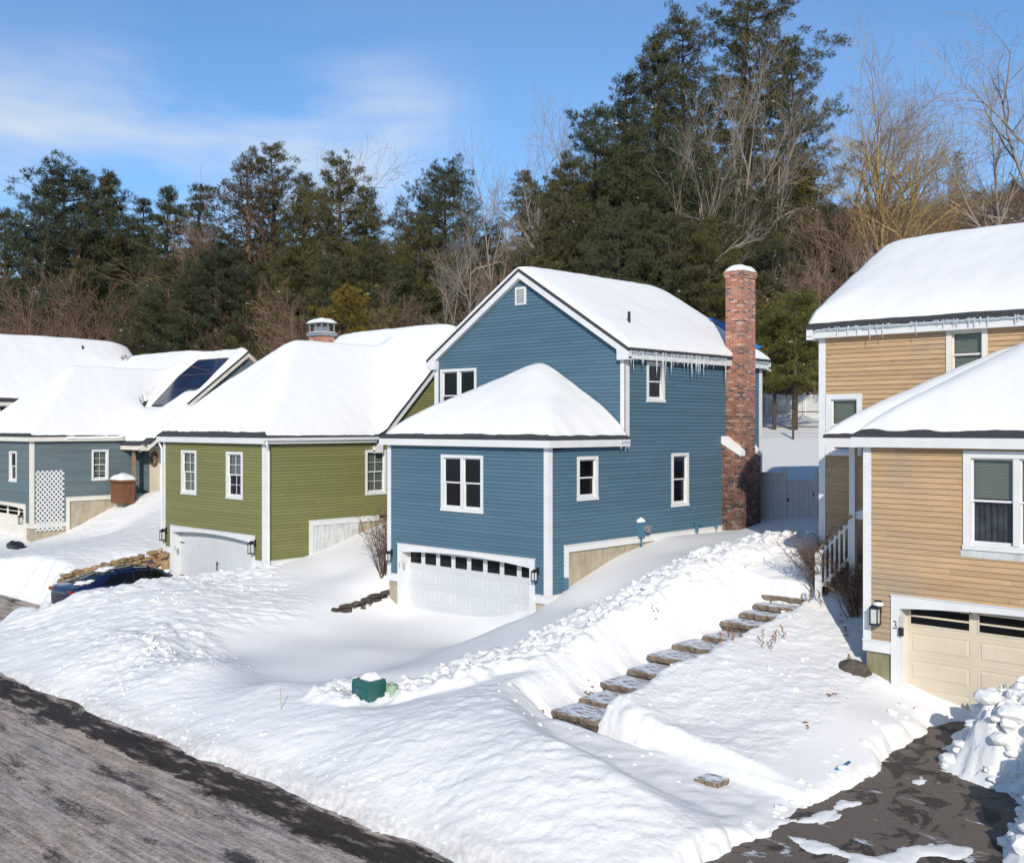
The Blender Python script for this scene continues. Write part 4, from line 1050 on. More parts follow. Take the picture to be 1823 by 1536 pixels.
def snow_pad(name, parent, x0, x1, y0, y1, z, h, seed=0):
    n = 12; vs = []; fs = []
    for i in range(n):
        for j in range(n):
            a, b = i / (n - 1), j / (n - 1); e = min(a, 1 - a, b, 1 - b) * 2
            hh = h * (1 - (1 - min(1, e * 1.25)) ** 2.2) * (1 + .22 * float(fbm(np.array([a * 3.1]), np.array([b * 3.]), seed, 2)[0]))
            vs.append((x0 + (x1 - x0) * a, y0 + (y1 - y0) * b, z + (hh if e > 0 else -.005)))
    for i in range(n - 1):
        for j in range(n - 1): k = i * n + j; fs.append((k, k + n, k + n + 1, k + 1))
    m = MB(); m.add(vs, fs); return m.build(name, 'roof_snow', parent, smooth=True)
snow_pad('cap_snow', chim, cx0 - .04, cx0 + .62, 28.8, 29.7, zc(4.84), .23, 3)
lantern(blue, front, *front.pix(698.6, 990), s=.85); lantern(blue, front, *front.pix(958.8, 1024), s=.85)
u, z = front.pix(712.2, 1010); meta_text('7', blue, front, u, z, .13)
m = MB(); u, z = front.pix(720.4, 1004); front.box(m, u - .035, u + .035, z - .10, z + .10, .05, .075); m.build('keypad', 'pale_plastic', blue)
# meter, pipes and boxes on the side wall
m = MB(); u, z = side.pix(1139, 942)
side.box(m, u - .16, u + .10, z - .22, z + .22, .0, .13); side.box(m, u - .03, u + .01, z - 1.3, z - .22, .03, .08)
mt = m.build('electric_meter', 'meter_blue', blue)
m = MB(); a = side.P(u + .12, z + .02, .06); b = side.P(u + .12, z + .02, .24)
m.tube([a, b], .12, 14); m.build('meter_dial', 'grey_metal', mt)
snow_pad('meter_snow', mt, BX1 + .0, BX1 + .14, u - .18, u + .1, z + .22, .12, 8)
m = MB(); u, z = side.pix(1236, 935); side.box(m, u - .05, u + .05, z - .2, z + .12, .06, .12); m.build('wall_pipe', 'meter_blue', blue); m = MB(); u2, z2 = side.pix(1243, 932); side.box(m, u2 - .02, u2 + .06, z2 - .05, z2 + .1, .02, .1)
u3, z3 = side.pix(1268, 935); m.tube([side.P(u3, z3, .0), side.P(u3, z3, .16), side.P(u3, z3 - .1, .18)], .03, 8); m.build('wall_pipe', 'meter_blue', blue)
m = MB(); u, z = side.pix(1003, 1038); side.box(m, u - .09, u + .09, z - .14, z + .14, .02, .11); jb = m.build('junction_box', 'meter_blue', blue)
m = MB(); m.tube([side.P(u, z - .14, .06), side.P(u + .02, z - .4, .09), side.P(u - .02, z - .6, .05)], .012, 5); m.build('cable', 'cable', jb)
# gutter along nothing on this house; thin head flashing over the wing wall
# ======================= green house
GRX0, GRX1, GRY = -35.7, -29.2, 19.3
green = empty('green_house', (-32.4, 23, zc(-5.75)), 'olive green clapboard house with white arched garage door and strap hinges', 'house', 'clapboard houses on the street')
w_ = W('Y', GRY); gu0, gtop = w_.pix(305, 934.5); gu1, _ = w_.pix(454.7, 954)
front, side, roofw, rrg, zfw = wing(green, GRX0, GRX1, GRY, 24.0, zc(-.60), zc(-4.41), zc(-3.2), 21.0, zc(-5.75), .92, 'green_siding', 'white_trim', (gu0, gu1, gtop),
    [dict(x0=324, x1=350.4, yt=801, yb=877.5, grid=(2, 2), blind=.97), dict(x0=404, x1=433, yt=803.6, yb=885.6, grid=(2, 2), blind=.5)], [], right_side=False, roof_back=27.6, style='green', step_panel=True)
hs = []; winpx(green, side, 649.7, 686.8, 801, 879.8, grid=(2, 2), blind=.97, holes=hs)
gYr, gzA, gs = 28.0, zc(3.66), 1.0
def ivs(z):
    if z < zc(-.59): return (GRY, 31.5)
    return (gYr - (gzA - .15 - z) / gs, min(31.5, gYr + (gzA - .15 - z) / gs))
hs.append((21.0, 40, -99, zc(-3.2)))
m = MB(); siding(m, side, zc(-4.41), zc(3.5), ivs, hs, green.location.z); m.cut()
siding(m, W('x', -37.2), zc(-4), zc(3.4), lambda z: (max(24.0, ivs(max(z, zc(-.5)))[0]), ivs(max(z, zc(-.5)))[1]), [], green.location.z)
siding(m, W('y', 31.5), zc(-4), zc(.2), lambda z: (-37.2, GRX1), [], green.location.z)
siding(m, W('Y', 24.0), zc(-4), zc(-.5), lambda z: (-37.2, GRX0), [], green.location.z); m.build_all('siding_wall', 'green_siding', green)
f = MB(); f.box(GRX1 - .3, GRX1 - .02, 24.0, 31.4, zc(-5), zc(-3.3)); f.build('foundation', 'concrete', green)
roofm, zfm, _ = gable_roof(green, 'X', -37.2, GRX1, 23.9, 32.1, gzA, gs, 'white_trim', oh=.2, e_oh=.2, ridge=gYr)
# the wing's eave gutter and downspouts
m = MB(); xg = GRX1 + .2
m.prism([(xg, zc(-.42)), (xg + .11, zc(-.42)), (xg + .11, zc(-.49)), (xg + .02, zc(-.53)), (xg, zc(-.53))], 'y', 19.1, 24.0); gt = m.build('gutter', 'white_trim', green)
m = MB()
for (x, y) in ((xg + .05, 19.2),): m.tube([(x, y, zc(-.5)), (x, y, zc(-.62)), (GRX1 + .09, 19.38, zc(-.85)), (GRX1 + .09, 19.38, zc(-4.7))], .04, 6)
m.tube([(GRX0 - .22, 19.15, zc(-.5)), (GRX0 - .2, 19.2, zc(-.62)), (GRX0 - .02, 19.22, zc(-.85)), (GRX0 - .02, 19.22, zc(-4.2))], .04, 6)
m.build('downspout', 'white_trim', gt)
def zgw(X, Y):
    a = zfm(X, Y); a = np.where((X > rrg[0] - .1) & (X < rrg[1] + .3), a, zfm(X, Y)); w_ = np.where((X > rrg[0] - .15) & (Y < 27.8), zfw(X, np.minimum(Y, 27.6)), -99.)
    return np.where(Y > 23.55, smax(zfm(X, Y), np.where(w_ < -50, zfm(X, Y) - 2, w_), .7), w_)
snow_poly(roofm, [(rrg[0] + .06, rrg[2] + .14), (rrg[1] - .02, rrg[2] + .14), (rrg[1] + .0, 23.72), (GRX1 + .17, 23.74), (GRX1 + .17, 32.2), (-37.3, 32.2), (-37.3, 23.8), (rrg[0] + .06, 23.8)], zgw, .38, seed=31)
m = MB(); cxg, cyg = atd(573, 45.2)
m.box(cxg - .45, cxg + .45, cyg - .35, cyg + .35, zc(2.7), zc(3.80)); gc = m.build('chimney', 'brick', green)
m = MB(); m.box(cxg - .52, cxg + .52, cyg - .42, cyg + .42, zc(3.80), zc(3.95)); m.box(cxg - .5, cxg + .5, cyg - .4, cyg + .4, zc(4.32), zc(4.36))
for sx in (-1, 0, 1):
    for sy in (-1, 0, 1):
        if sx or sy: m.box(cxg + sx * .42 - .025, cxg + sx * .42 + .025, cyg + sy * .32 - .025, cyg + sy * .32 + .025, zc(3.95), zc(4.32))
m.box(cxg - .3, cxg + .3, cyg - .2, cyg + .2, zc(3.95), zc(4.2)); cc = m.build('chimney_cap', 'grey_metal', gc)
snow_pad('cap_snow', cc, cxg - .54, cxg + .54, cyg - .44, cyg + .44, zc(4.36), .22, 5); snow_pad('cap_snow', cc, cxg - .52, cxg + .52, cyg - .42, cyg + .42, zc(3.95), .07, 6)
lantern(green, front, *front.pix(297, 952), s=1.15); lantern(green, front, *front.pix(455, 975), s=1.15)
m = MB(); u, z = front.pix(314.5, 976); front.box(m, u - .035, u + .035, z - .10, z + .10, .05, .075); m.build('keypad', 'pale_plastic', green)

# ======================= grey house
KX1, KX0, KYF = -47.9, -54.3, 19.5
grey = empty('grey_house', (-51, 24, zc(-5.8)), 'grey clapboard house with roof solar panels, white lattice and a door wreath', 'house', 'clapboard houses on the street')
w_ = W('Y', KYF); gtopg = zc(-3.55)
front, side, roofw, rrk, zfw2 = wing(grey, KX0, KX1, KYF, 24.8, zc(-.72), zc(-4.41), zc(-3.3), 21.05, zc(-5.85), .92, 'grey_siding', 'cream_trim', (KX0 + .45, KX1 - .55, gtopg),
    [dict(x0=17.6, x1=30.6, yt=802.6, yb=856)], [dict(x0=162.8, x1=192.7, yt=800.5, yb=854.6, grid=(2, 2), blind=.9)], roof_back=29.0, style='grey')
KG = -46.1; kYr, kzA, ks = 29.4, zc(3.72), .79
gabk = W('X', KG)
m = MB(); siding(m, gabk, zc(-3.6), zc(3.55), lambda z: (max(25.3, kYr - (kzA - .14 - z) / ks), min(34.5, kYr + (kzA - .14 - z) / ks)), [], grey.location.z); m.cut()
siding(m, W('Y', 24.8), zc(-3.6), zc(-.72), lambda z: (KX1 - .05, KG), [(-47.15, -46.1, -99, zc(-1.0))], grey.location.z)
# entry gable
pg = W('X', KG + .75)
siding(m, pg, zc(-.75), zc(.75), lambda z: (24.0 + max(0, (z - zc(-.45)) / ks), 26.8), [], grey.location.z)
m.build_all('siding_wall', 'grey_siding', grey)
roofk, zfk, _ = gable_roof(grey, 'X', -60, KG, 23.9, 34.5, kzA, ks, 'cream_trim', ridge=kYr)
r = MB(); z_ = lambda y: kzA - ks * abs(y - kYr)
r.prism([(23.7, z_(23.7)), (25.75, z_(25.75)), (27.0, z_(25.75)), (27.0, z_(25.75) - .1), (25.75, z_(25.75) - .1), (23.7, z_(23.7) - .1)], 'x', KG - .2, KG + .95)
pr = r.build('porch_roof', 'shingle', grey)
t = MB(); t.prism([(23.7, z_(23.7) - .1), (25.75, z_(25.75) - .1), (27.0, z_(25.75) - .1), (27.0, z_(25.75) - .26), (25.8, z_(25.75) - .26), (23.7, z_(23.7) - .32)], 'x', KG + .76, KG + .93)
t.build('rake_trim', 'cream_trim', pr)
snow_cover(pr, KG - .2, KG + .95, 23.7, 27.0, lambda X, Y: np.where(Y < 25.75, z_(0) * 0 + kzA - ks * (kYr - Y), z_(25.75)), .20, ins=(0, .06, .25, .1), fall=(0, 1, 1, 1), seed=43, k=.35)
def solar_poly():
    out = []
    for (px, py) in ((270, 720), (292, 720), (335, 692), (362, 690), (407, 636), (352, 640), (318, 668)):
        for i in range(1200):
            d = 42 + i * .02; x, y = atd(px, d); z = zc((HY - py) * d / F_)
            if z < float(zfk(np.array([x]), np.array([y]))[0]) + .12 and y < kYr: out.append((x, y)); break
    return out
SP = [(min(x, -46.35), y) for x, y in solar_poly()]
def zkw(X, Y):
    w_ = np.where((X < rrk[1] + .15) & (Y < 29.2), zfw2(X, np.minimum(Y, 29.)), -99.); sdS = sdist(X, Y, SP)
    w_ = np.where((sdS < .5) & (Y > 24.0), -99., w_)
    return np.where(Y > 23.55, smax(zfk(X, Y), np.where(w_ < -50, zfk(X, Y) - 2, w_), .6), w_)
snow_poly(roofk, [(rrk[0] + .06, rrk[2] + .12), (rrk[1] - .02, rrk[2] + .12), (rrk[1], 23.75), (KG + .17, 23.75), (KG + .17, 34.6), (-60, 34.6), (-60, 23.8), (rrk[0] + .06, 23.8)], zkw, .36, seed=41,
          cut=lambda X, Y: -(sdist(X, Y, SP) + fbm(X * 1.5, Y * 1.5, 44, 3) * .06 - .02))
xs_ = [p[0] for p in SP]; ys_ = [p[1] for p in SP]
fr = MB(); zz = lambda y, h: kzA - ks * (kYr - y) + h
def clip_poly(P, x0, x1, y0, y1):
    for ax_i, v, sg in ((0, x0, 1), (0, x1, -1), (1, y0, 1), (1, y1, -1)):
        out = []
        for a, b in zip(P, P[1:] + P[:1]):
            da, db = sg * (a[ax_i] - v), sg * (b[ax_i] - v)
            if da >= 0: out.append(a)
            if da * db < 0: t = da / (da - db); out.append((a[0] + (b[0] - a[0]) * t, a[1] + (b[1] - a[1]) * t))
        P = out
        if not P: break
    return P
cx0_, cy0_ = min(xs_), min(ys_)
for i in range(6):
    for j in range(4):
        P = clip_poly(list(SP), cx0_ + i * 1.65 + .02, cx0_ + (i + 1) * 1.65 - .02, cy0_ + j * 1.0 + .02, cy0_ + (j + 1) * 1.0 - .02)
        if len(P) < 3 or abs(sum(a[0] * b[1] - b[0] * a[1] for a, b in zip(P, P[1:] + P[:1]))) < .06: continue
        sa = MB(); n = len(P); sa.add([(p[0], p[1], zz(p[1], .09)) for p in P] + [(p[0], p[1], zz(p[1], .03)) for p in P], [tuple(range(n))] + [(a, n + a, n + (a + 1) % n, (a + 1) % n) for a in range(n)])
        sa.build('solar_panel', 'solar_cell', grey)
fr.add([(p[0], p[1], zz(p[1], .055)) for p in SP], [tuple(range(len(SP)))])
fr.build('panel_frame', 'grey_metal', grey)
lantern(grey, front, *front.pix(43, 925), s=1.15); lantern(grey, side, *side.pix(246, 802), s=1.0)
# lattice
m = MB(); (u0, z1), (u1, _) = side.pix(63, 838), side.pix(113, 836); z0 = zc(-4.75); st = .15
def clipline(u, z, du, dz):
    t0, t1 = -99, 99
    for p, d, lo, hi in ((u, du, u0, u1), (z, dz, z0, z1)):
        a, b = (lo - p) / d, (hi - p) / d; t0 = max(t0, min(a, b)); t1 = min(t1, max(a, b))
    return t0, t1
for sgn in (1, -1):
    k = -30
    while k < 30:
        k += 1; uu = u0 + k * st * 1.35; t0, t1 = clipline(uu, z0, 1, sgn * 1.15)
        if t1 - t0 < .03: continue
        a = (uu + t0, z0 + sgn * 1.15 * t0); b = (uu + t1, z0 + sgn * 1.15 * t1); dn = .042
        dep = .05 if sgn > 0 else .062
        w1 = [(a[0] - dn, a[1], dep), (a[0] + dn, a[1], dep), (b[0] + dn, b[1], dep), (b[0] - dn, b[1], dep)]
        side.quad(m, w1)
        side.quad(m, [(p[0], p[1], p[2] - .01) for p in w1[::-1]])
m.build('lattice', 'white_trim', grey)
# door, wreath, porch post, planter
dw = W('Y', 24.8)
m = MB(); dw.box(m, -47.2, -46.12, zc(-3.45), zc(-.95), -.02, .03); dr = m.build('door_trim', 'cream_trim', grey)
m = MB(); dw.box(m, -47.08, -46.2, zc(-3.4), zc(-1.1), .03, .06); dd_ = m.build('door', 'cream_door', grey)
m = MB()
for i in range(26):
    a = i / 26 * 2 * math.pi; m.blob(dw.P(-46.64 + .27 * math.cos(a), zc(-1.6) + .27 * math.sin(a), .10), (.085, .06, .085), i, 1, .4)
m.build('wreath', 'wreath', dd_)
m = MB(); m.box(-47.25, -47.12, 23.9, 24.03, zc(-3.5), zc(-.7)); m.build('porch_post', 'wood_rail', grey)
pl = empty('wooden_planter', (-46.9, 23.2, zc(-3.3)), 'dark reddish wooden slatted planter by the grey house door heaped with snow', 'planter')
m = MB()
for i in range(9):
    m.box(-47.42 + i * .115, -47.33 + i * .115, 22.95, 22.99, zc(-3.6), zc(-2.62)); m.box(-46.44, -46.40, 22.99 + i * .07, 23.045 + i * .07, zc(-3.6), zc(-2.62))
m.box(-47.4, -46.44, 23.0, 23.6, zc(-3.6), zc(-2.7)); m.build('planter_box', 'deck_wood', pl)
m = MB(); m.box(-47.55, -46.3, 22.85, 23.75, zc(-2.62), zc(-2.52)); m.build('planter_rim', 'deck_wood', pl)
snow_pad('planter_snow', pl, -47.5, -46.35, 22.9, 23.7, zc(-2.52), .28, 12)
def onroof(px, py, zfun, off, d0, d1):
    d = d0
    while d < d1:
        x, y = atd(px, d); z = zc((HY - py) * d / F_)
        if z < float(zfun(np.array([x]), np.array([y]))[0]) + off: return x, y, z
        d += .02
    return x, y, z
# ======================= far slate house
far = empty('slate_house', (-60, 27, zc(-4)), 'slate coloured house behind the grey one, mostly hidden under its long snowy roof', 'house', 'clapboard houses on the street')
fw = W('X', -56.2); hs = []; winpx(far, fw, -3, 28, 705, 742, grid=(2, 2), trim='white_trim', holes=hs)
m = MB(); siding(m, fw, zc(-3.5), zc(1.5), lambda z: (17, 30), hs, far.location.z); m.cut()
siding(m, W('Y', 17), zc(-5.5), zc(4.6), lambda z: (-60.2 - min(4, (zc(4.7) - z) / .8), -60.2 + min(4, (zc(4.7) - z) / .8)), [], far.location.z); m.build_all('siding_wall', 'slate_siding', far)
rf, zff, _ = gable_roof(far, 'Y', 17, 30, -64.2, -56.2, zc(4.72), .80, 'cream_trim')
snow_cover(rf, -64.4, -55.95, 16.8, 30.2, zff, .38, ins=(.06, .1, .06, .05), fall=(1, 1, 1, 1), seed=51, k=.7)
m = MB(); vx, vy, vz = onroof(147, 624, zff, .3, 50, 66); m.tube([(vx, vy, vz - .2), (vx, vy, vz + .3)], .05, 8); m.build('vent_pipe', 'black_metal', rf)

# ======================= brown house
LAP[0] = .0288
RX0, RYF, RX1 = -9.15, 19.7, -2.75
brown = empty('brown_house', (-6, 23, zc(-5.45)), 'tan natural wood clapboard house with cream garage door numbered 3', 'house', 'clapboard houses on the street')
w_ = W('Y', RYF); gu0, gtop = w_.pix(1588, 1058.5)
zbr = w_.pix(1546, 1139)[1]
hw_extra = []
front, side, roofw, rrb, zfw3 = wing(brown, RX0, RX1, RYF, 23.1, zc(-.42), zbr, zc(-3.1), None, zc(-5.43), .675, 'wood_siding', 'white_trim', (gu0, gu0 + 5.44, gtop),
    [], [], left_side=True, roof_back=25.5, style='brown', right_side=True)
# the double window on the wing, built into the front siding: rebuild that wall with the extra hole
for o in [c for c in brown.children if c.name.startswith('siding_wall')][:]: bpy.data.objects.remove(o)
hf = [(gu0 + .03, gu0 + 5.41, -99, gtop - .03)]
(u0, z1), (u1, _), (_, z0) = w_.pix(1716, 800), w_.pix(1911, 800), w_.pix(1716, 974)
window(brown, w_, u0, u1, z0, z1 - .02, lights=2, blind=.47, curtain=True, holes=hf, cas=.13, label='wide double window with pale blind above dark curtain')
m = MB(); w_.box(m, u0 - .05, u1, z0 - .17, z0 - .035, .02, .03); m.build('window_apron', 'pale_panel', brown)
m = MB(); siding(m, w_, zbr, zc(-.42), lambda z: (RX0, RX1), hf, brown.location.z); m.cut()
siding(m, W('x', RX0), zbr, zc(-.42), lambda z: (RYF, 23.1), [], brown.location.z); siding(m, W('X', RX1), zbr, zc(-.42), lambda z: (RYF, 31), [], brown.location.z)
# main block, eave to the street
MY, MX0, MX1 = 22.7, -11.62, 2.5
mw = W('Y', MY); hm = []
winpx(brown, mw, 1685.6, 1759, 583, 680, blind=.98, holes=hm, trim='cream_trim', cas=.11); winpx(brown, mw, 1471.6, 1535.6, 702, 808, blind=.62, holes=hm, cas=.12, sill_trim=True)
m.cut(); siding(m, mw, zc(-4.2), zc(2.36), lambda z: (MX0, MX1), hm, brown.location.z); m.cut()
bYr, bzA, bs = 26.8, zc(4.60), .53
gl = lambda z: (max(MY, bYr - (bzA - .15 - z) / bs), min(30.9, bYr + (bzA - .15 - z) / bs))
siding(m, W('x', MX0), zc(-3.6), zc(4.45), gl, [], brown.location.z)
m.build_all('siding_wall', 'wood_siding', brown)
t = MB(); t.box(MX0 - .034, MX0 + .13, MY - .034, MY, zc(-3.6), zc(2.3)); t.box(MX0 - .034, MX0, MY, MY + .14, zc(-3.6), zc(2.3)); t.cut(); t.box(MX0 - .034, MX0, 30.76, 30.9, zc(-3.6), zc(2.3)); t.build_all('corner_board', 'white_trim', brown)
roofb, zfb, _ = gable_roof(brown, 'X', MX0, MX1, MY, 30.9, bzA, bs, 'white_trim', ridge=bYr, oh=.25, e_oh=.24, rake=.16)
snow_cover(roofb, MX0 - .25, MX1 + .2, MY - .24, 31.14, zfb, .30, ins=(.04, .04, .10, .06), fall=(.3, 1, 1, 1), seed=61, k=.4, edge_n=.04)
ez = bzA - bs * (bYr - MY + .24) - .10
icicles(brown, [(-11.6, MY - .25, ez), (-3.2, MY - .25, ez)], 66, .05, .5, 15)
def zbw(X, Y): return zfw3(X, Y)
# porch roof to the left of the wing
PX0 = -10.65; pz = rrb[4]
r = MB(); sp_ = .5; xh = PX0 + (MY - 20.9) * .9 / sp_; zh = pz - .03 + .9 * (MY - 20.9)
r.add([(PX0, 20.9, pz - .03), (RX0 - .2, 20.9, pz - .03), (PX0, MY, pz - .03), (xh, MY, zh), (RX0 + 1.9, MY, zh), (PX0, 20.9, pz - .09), (RX0 - .2, 20.9, pz - .09), (PX0, MY, pz - .09)],
      [(0, 1, 4, 3), (0, 3, 2), (0, 2, 7, 5), (5, 6, 1, 0)])
prf = r.build('porch_roof', 'shingle', brown)
def zpo(X, Y):
    a, b = pz + sp_ * (X - PX0), pz + .9 * (Y - 20.9); return smin(a, b, np.clip((np.minimum(a, b) - pz) * .5, .02, .35))
snow_cover(prf, PX0, RX0 + 2.7, 20.9, MY, zpo, .26, ins=(.06, 0, .04, 0), fall=(1, 0, 1, 0), seed=66, k=.5, edge_n=.04)
t = MB(); t.box(PX0, PX0 + .03, 20.9, MY, pz - .28, pz - .09); t.box(PX0 + .03, RX0 - .2, 20.9, 20.93, pz - .28, pz - .09); t.box(PX0 + .03, RX0, 20.93, MY, pz - .25, pz - .22)
t.build('fascia', 'white_trim', prf)
snow_cover(roofw, rrb[0], rrb[1], rrb[2], 24.6, zbw, .27, ins=(.02, .06, .13, 0), fall=(1, 1, 1, 0), seed=63, k=.55, edge_n=.06)
m = MB(); px_, py_ = atd(1519, 22.9); m.box(px_ - .065, px_ + .065, py_ - .065, py_ + .065, zc(-4.1), pz - .25); m.build('porch_post', 'white_trim', brown)
m = MB(); m.box(px_ - .05, RX0, py_, py_ + .9, zc(-3.1), zc(-2.98)); m.build('porch_deck', 'wood_rail', brown)
m = MB()
A = Vector((px_, py_ - .05, zc(-1.95))); ax_, ay_ = atd(1453, 23.6); B = Vector((ax_, ay_, zc(-2.85)))
m.tube([A, A.lerp(B, .5), B], [.04, .04, .035], 6); hr = m.build('stair_rail', 'wood_rail', brown)
m = MB()
for i in range(7):
    p = A.lerp(B, (i + .6) / 7.6); m.box(p.x - .022, p.x + .022, p.y - .022, p.y + .022, p.z - .95, p.z - .03)
q = A.lerp(B, .93); m.box(q.x - .06, q.x + .06, q.y - .06, q.y + .06, q.z - 1.1, q.z - .04)
d = (B - A).normalized()
m.tube([A + Vector((0, 0, -.85)), B + Vector((0, 0, -.85))], .03, 4); m.tube([A + Vector((0, 0, -.12)), B + Vector((0, 0, -.12))], .03, 4); m.box(px_, RX0, py_ - .02, py_ + .04, zc(-2.02), zc(-1.90)); m.build('baluster', 'white_trim', hr)
snow_pad('rail_snow', hr, px_, RX0, py_ - .05, py_ + .07, zc(-1.90), .10, 4)
m = MB()
for i in range(5):
    p = A.lerp(B, (i + .5) / 5); m.box(p.x - .05, p.x + 1.1, p.y - .18, p.y + .6, p.z - 1.6, p.z - .98)
lan = lantern(brown, front, *front.pix(1565, 1093), s=1.15)
c = front.P(front.pix(1565, 1093)[0], front.pix(1565, 1093)[1] + .22, .17); m = MB(); m.blob((c[0] + .06, c[1], c[2]), (.10, .08, .045), 3, 2, .12); m.build('lantern_snow', 'roof_snow', lan, smooth=True)
u, z = front.pix(1592.5, 1117); meta_text('3', brown, front, u, z, .135)
m = MB(); u, z = front.pix(1606.8, 1108); front.box(m, u - .035, u + .035, z - .12, z + .12, .05, .07); m.build('keypad', 'pale_plastic', brown)
m = MB(); front.box(m, u - .035, u + .055, z - .24, z - .08, .07, .11); m.build('lock_box', 'black_metal', brown)
m = MB(); uo = gu0 + 2.6
# ---------------------------------------------------------------- steps, retaining walls
SL = ['lowest and widest stone step of the shovelled path, just above the street bank', 'thin snowy stone step directly above the lowest one of the path', 'mostly snowed over stone step, third from the bottom of the path', 'half buried stone step, fourth from the bottom of the path',
      'stone step with brown leaves, fifth from the bottom of the path', 'narrow stone step, sixth from the bottom of the path', 'stone step with dark overhang in the middle of the path, seventh from the bottom', 'stone step with thawed brown top, fifth from the top of the path',
      'half buried stone step, fourth from the top of the path', 'thick stone step, third from the top of the path', 'short stone step, second from the top of the path', 'topmost stone step below the tan house porch']
def slab(m, x0, x1, y0, y1, z, th, seed):
    rg = random.Random(seed); n = 11; top = []; bot = []
    for i in range(n): t = i / (n - 1); top.append((x0 + (x1 - x0) * t, y0 + rg.uniform(-.035, .035)))
    for i in range(5): t = i / 4; top.append((x1 + rg.uniform(-.03, .03), y0 + .03 + (y1 - y0 - .03) * t))
    for i in range(n): t = i / (n - 1); top.append((x1 - (x1 - x0) * t, y1 + rg.uniform(-.04, .04)))
    k = len(top)
    vs = [(x, y, z + rg.uniform(-.008, .008)) for x, y in top]
    cx, cy = (x0 + x1) / 2, (y0 + y1) / 2
    vs += [(cx + (x - cx) * 1.015, cy + (y - cy) * 1.015, z - .025) for x, y in top]
    vs += [(cx + (x - cx) * .985, cy + (y - cy) * .96 + rg.uniform(-.02, .02), z - th) for x, y in top]
    m.add(vs, [tuple(range(k))] + [(i, k + i, k + (i + 1) % k, (i + 1) % k) for i in range(k)] + [(k + i, 2 * k + i, 2 * k + (i + 1) % k, k + (i + 1) % k) for i in range(k)])
for i, (sx, sy, sz) in enumerate(STEPS):
    cxp = float(np.interp(sy, [p[1] for p in PATH[4:]], [p[0] for p in PATH[4:]]))
    y1 = STEPS[i + 1][1] + .15 if i + 1 < len(STEPS) else sy + 1.2
    y1 = min(y1, sy + 1.0)
    r = empty('stone_step', (cxp, sy, zc(sz) - .2)); tag(r, SL[i], 'step', 'stone steps of the shovelled path')
    jx = math.sin(i * 2.4) * .09; cxp += jx; m = MB(); slab(m, cxp - .54, cxp + .52, sy, y1, zc(sz) + .012 * math.sin(i * 5.1), .11, i); m.build('tread', 'step_stone', r)
    m = MB(); slab(m, cxp - .52, cxp + .50, sy + .05, y1, zc(sz) - .122, .13, 50 + i); m.build('riser', 'dark_stone', r)
x, y, z = atz(1258, 1398, -5.78)
m = MB(); slab(m, x - .22, x + .2, y, y + .35, zc(-5.70), .16, 99); tag(m.build('stone_step', 'step_stone'), 'small lone kerb stone poking out of snow beside the icy walkway', 'step', 'stone steps of the shovelled path')

def stone_wall(name, pts, h, mat, seed, size=.34, th=.35, rh=.2):
    m = MB(); rg = random.Random(seed)
    for (ax, ay, za), (bx, by, zb) in zip(pts, pts[1:]):
        Ln = math.hypot(bx - ax, by - ay); s = 0
        rows = max(1, int(h / rh))
        for r in range(rows):
            s = -rg.random() * .2
            while s < Ln:
                w = size * rg.uniform(.7, 1.4); t = (s + w / 2) / Ln
                if 0 <= t <= 1:
                    c = (ax + (bx - ax) * t + rg.uniform(-.04, .04), ay + (by - ay) * t, za + (zb - za) * t + (r + .5) * h / rows)
                    dx, dy = (bx - ax) / Ln, (by - ay) / Ln
                    b0 = len(m.v); m.blob((0, 0, 0), (w * .60, th * rg.uniform(.36, .62), h / rows * rg.uniform(.5, .74)), rg.randint(0, 9999), 1, .27)
                    for q in range(b0, len(m.v)):
                        v = m.v[q]; m.v[q] = (c[0] + v[0] * dx - v[1] * dy, c[1] + v[0] * dy + v[1] * dx, c[2] + v[2])
                s += w * .98
    return m
m = stone_wall('w', [(-36.3, 15.7, zc(-5.75)), (-36.3, 19.0, zc(-5.25)), (-36.0, 20.0, zc(-5.0))], .60, 'wall_stone', 4, .32, .36, .15)
tag(m.build('retaining_wall', 'wall_stone'), 'low wall of round tan fieldstones in the snow behind the dark blue car', 'retaining wall')
m = stone_wall('w', [(-24.48, 18.5, zc(-5.66)), (-24.48, 20.5, zc(-5.36))], .42, 'dark_stone', 8, .34, .3, .085)
tag(m.build('retaining_wall', 'dark_stone'), 'dark dry stone wall beside the left corner of the blue garage', 'retaining wall')
m = MB(); m.blob((-35.55, 19.35, zc(-5.1)), (.22, .2, .24), 5, 1, .2); m.blob((-35.6, 19.3, zc(-4.72)), (.26, .2, .16), 6, 1, .2)
tag(m.build('stacked_stones', 'wall_stone'), 'two tan stones stacked beside the left jamb of the green garage', 'stones')
m = MB(); m.blob((-9.35, 19.6, zc(-4.85)), (.34, .26, .28), 15, 2, .12); m.blob((-9.75, 19.5, zc(-4.9)), (.28, .2, .2), 16, 2, .14)
tag(m.build('boulder', 'dark_stone'), 'brown boulder against the foundation corner of the tan wood house', 'boulder')

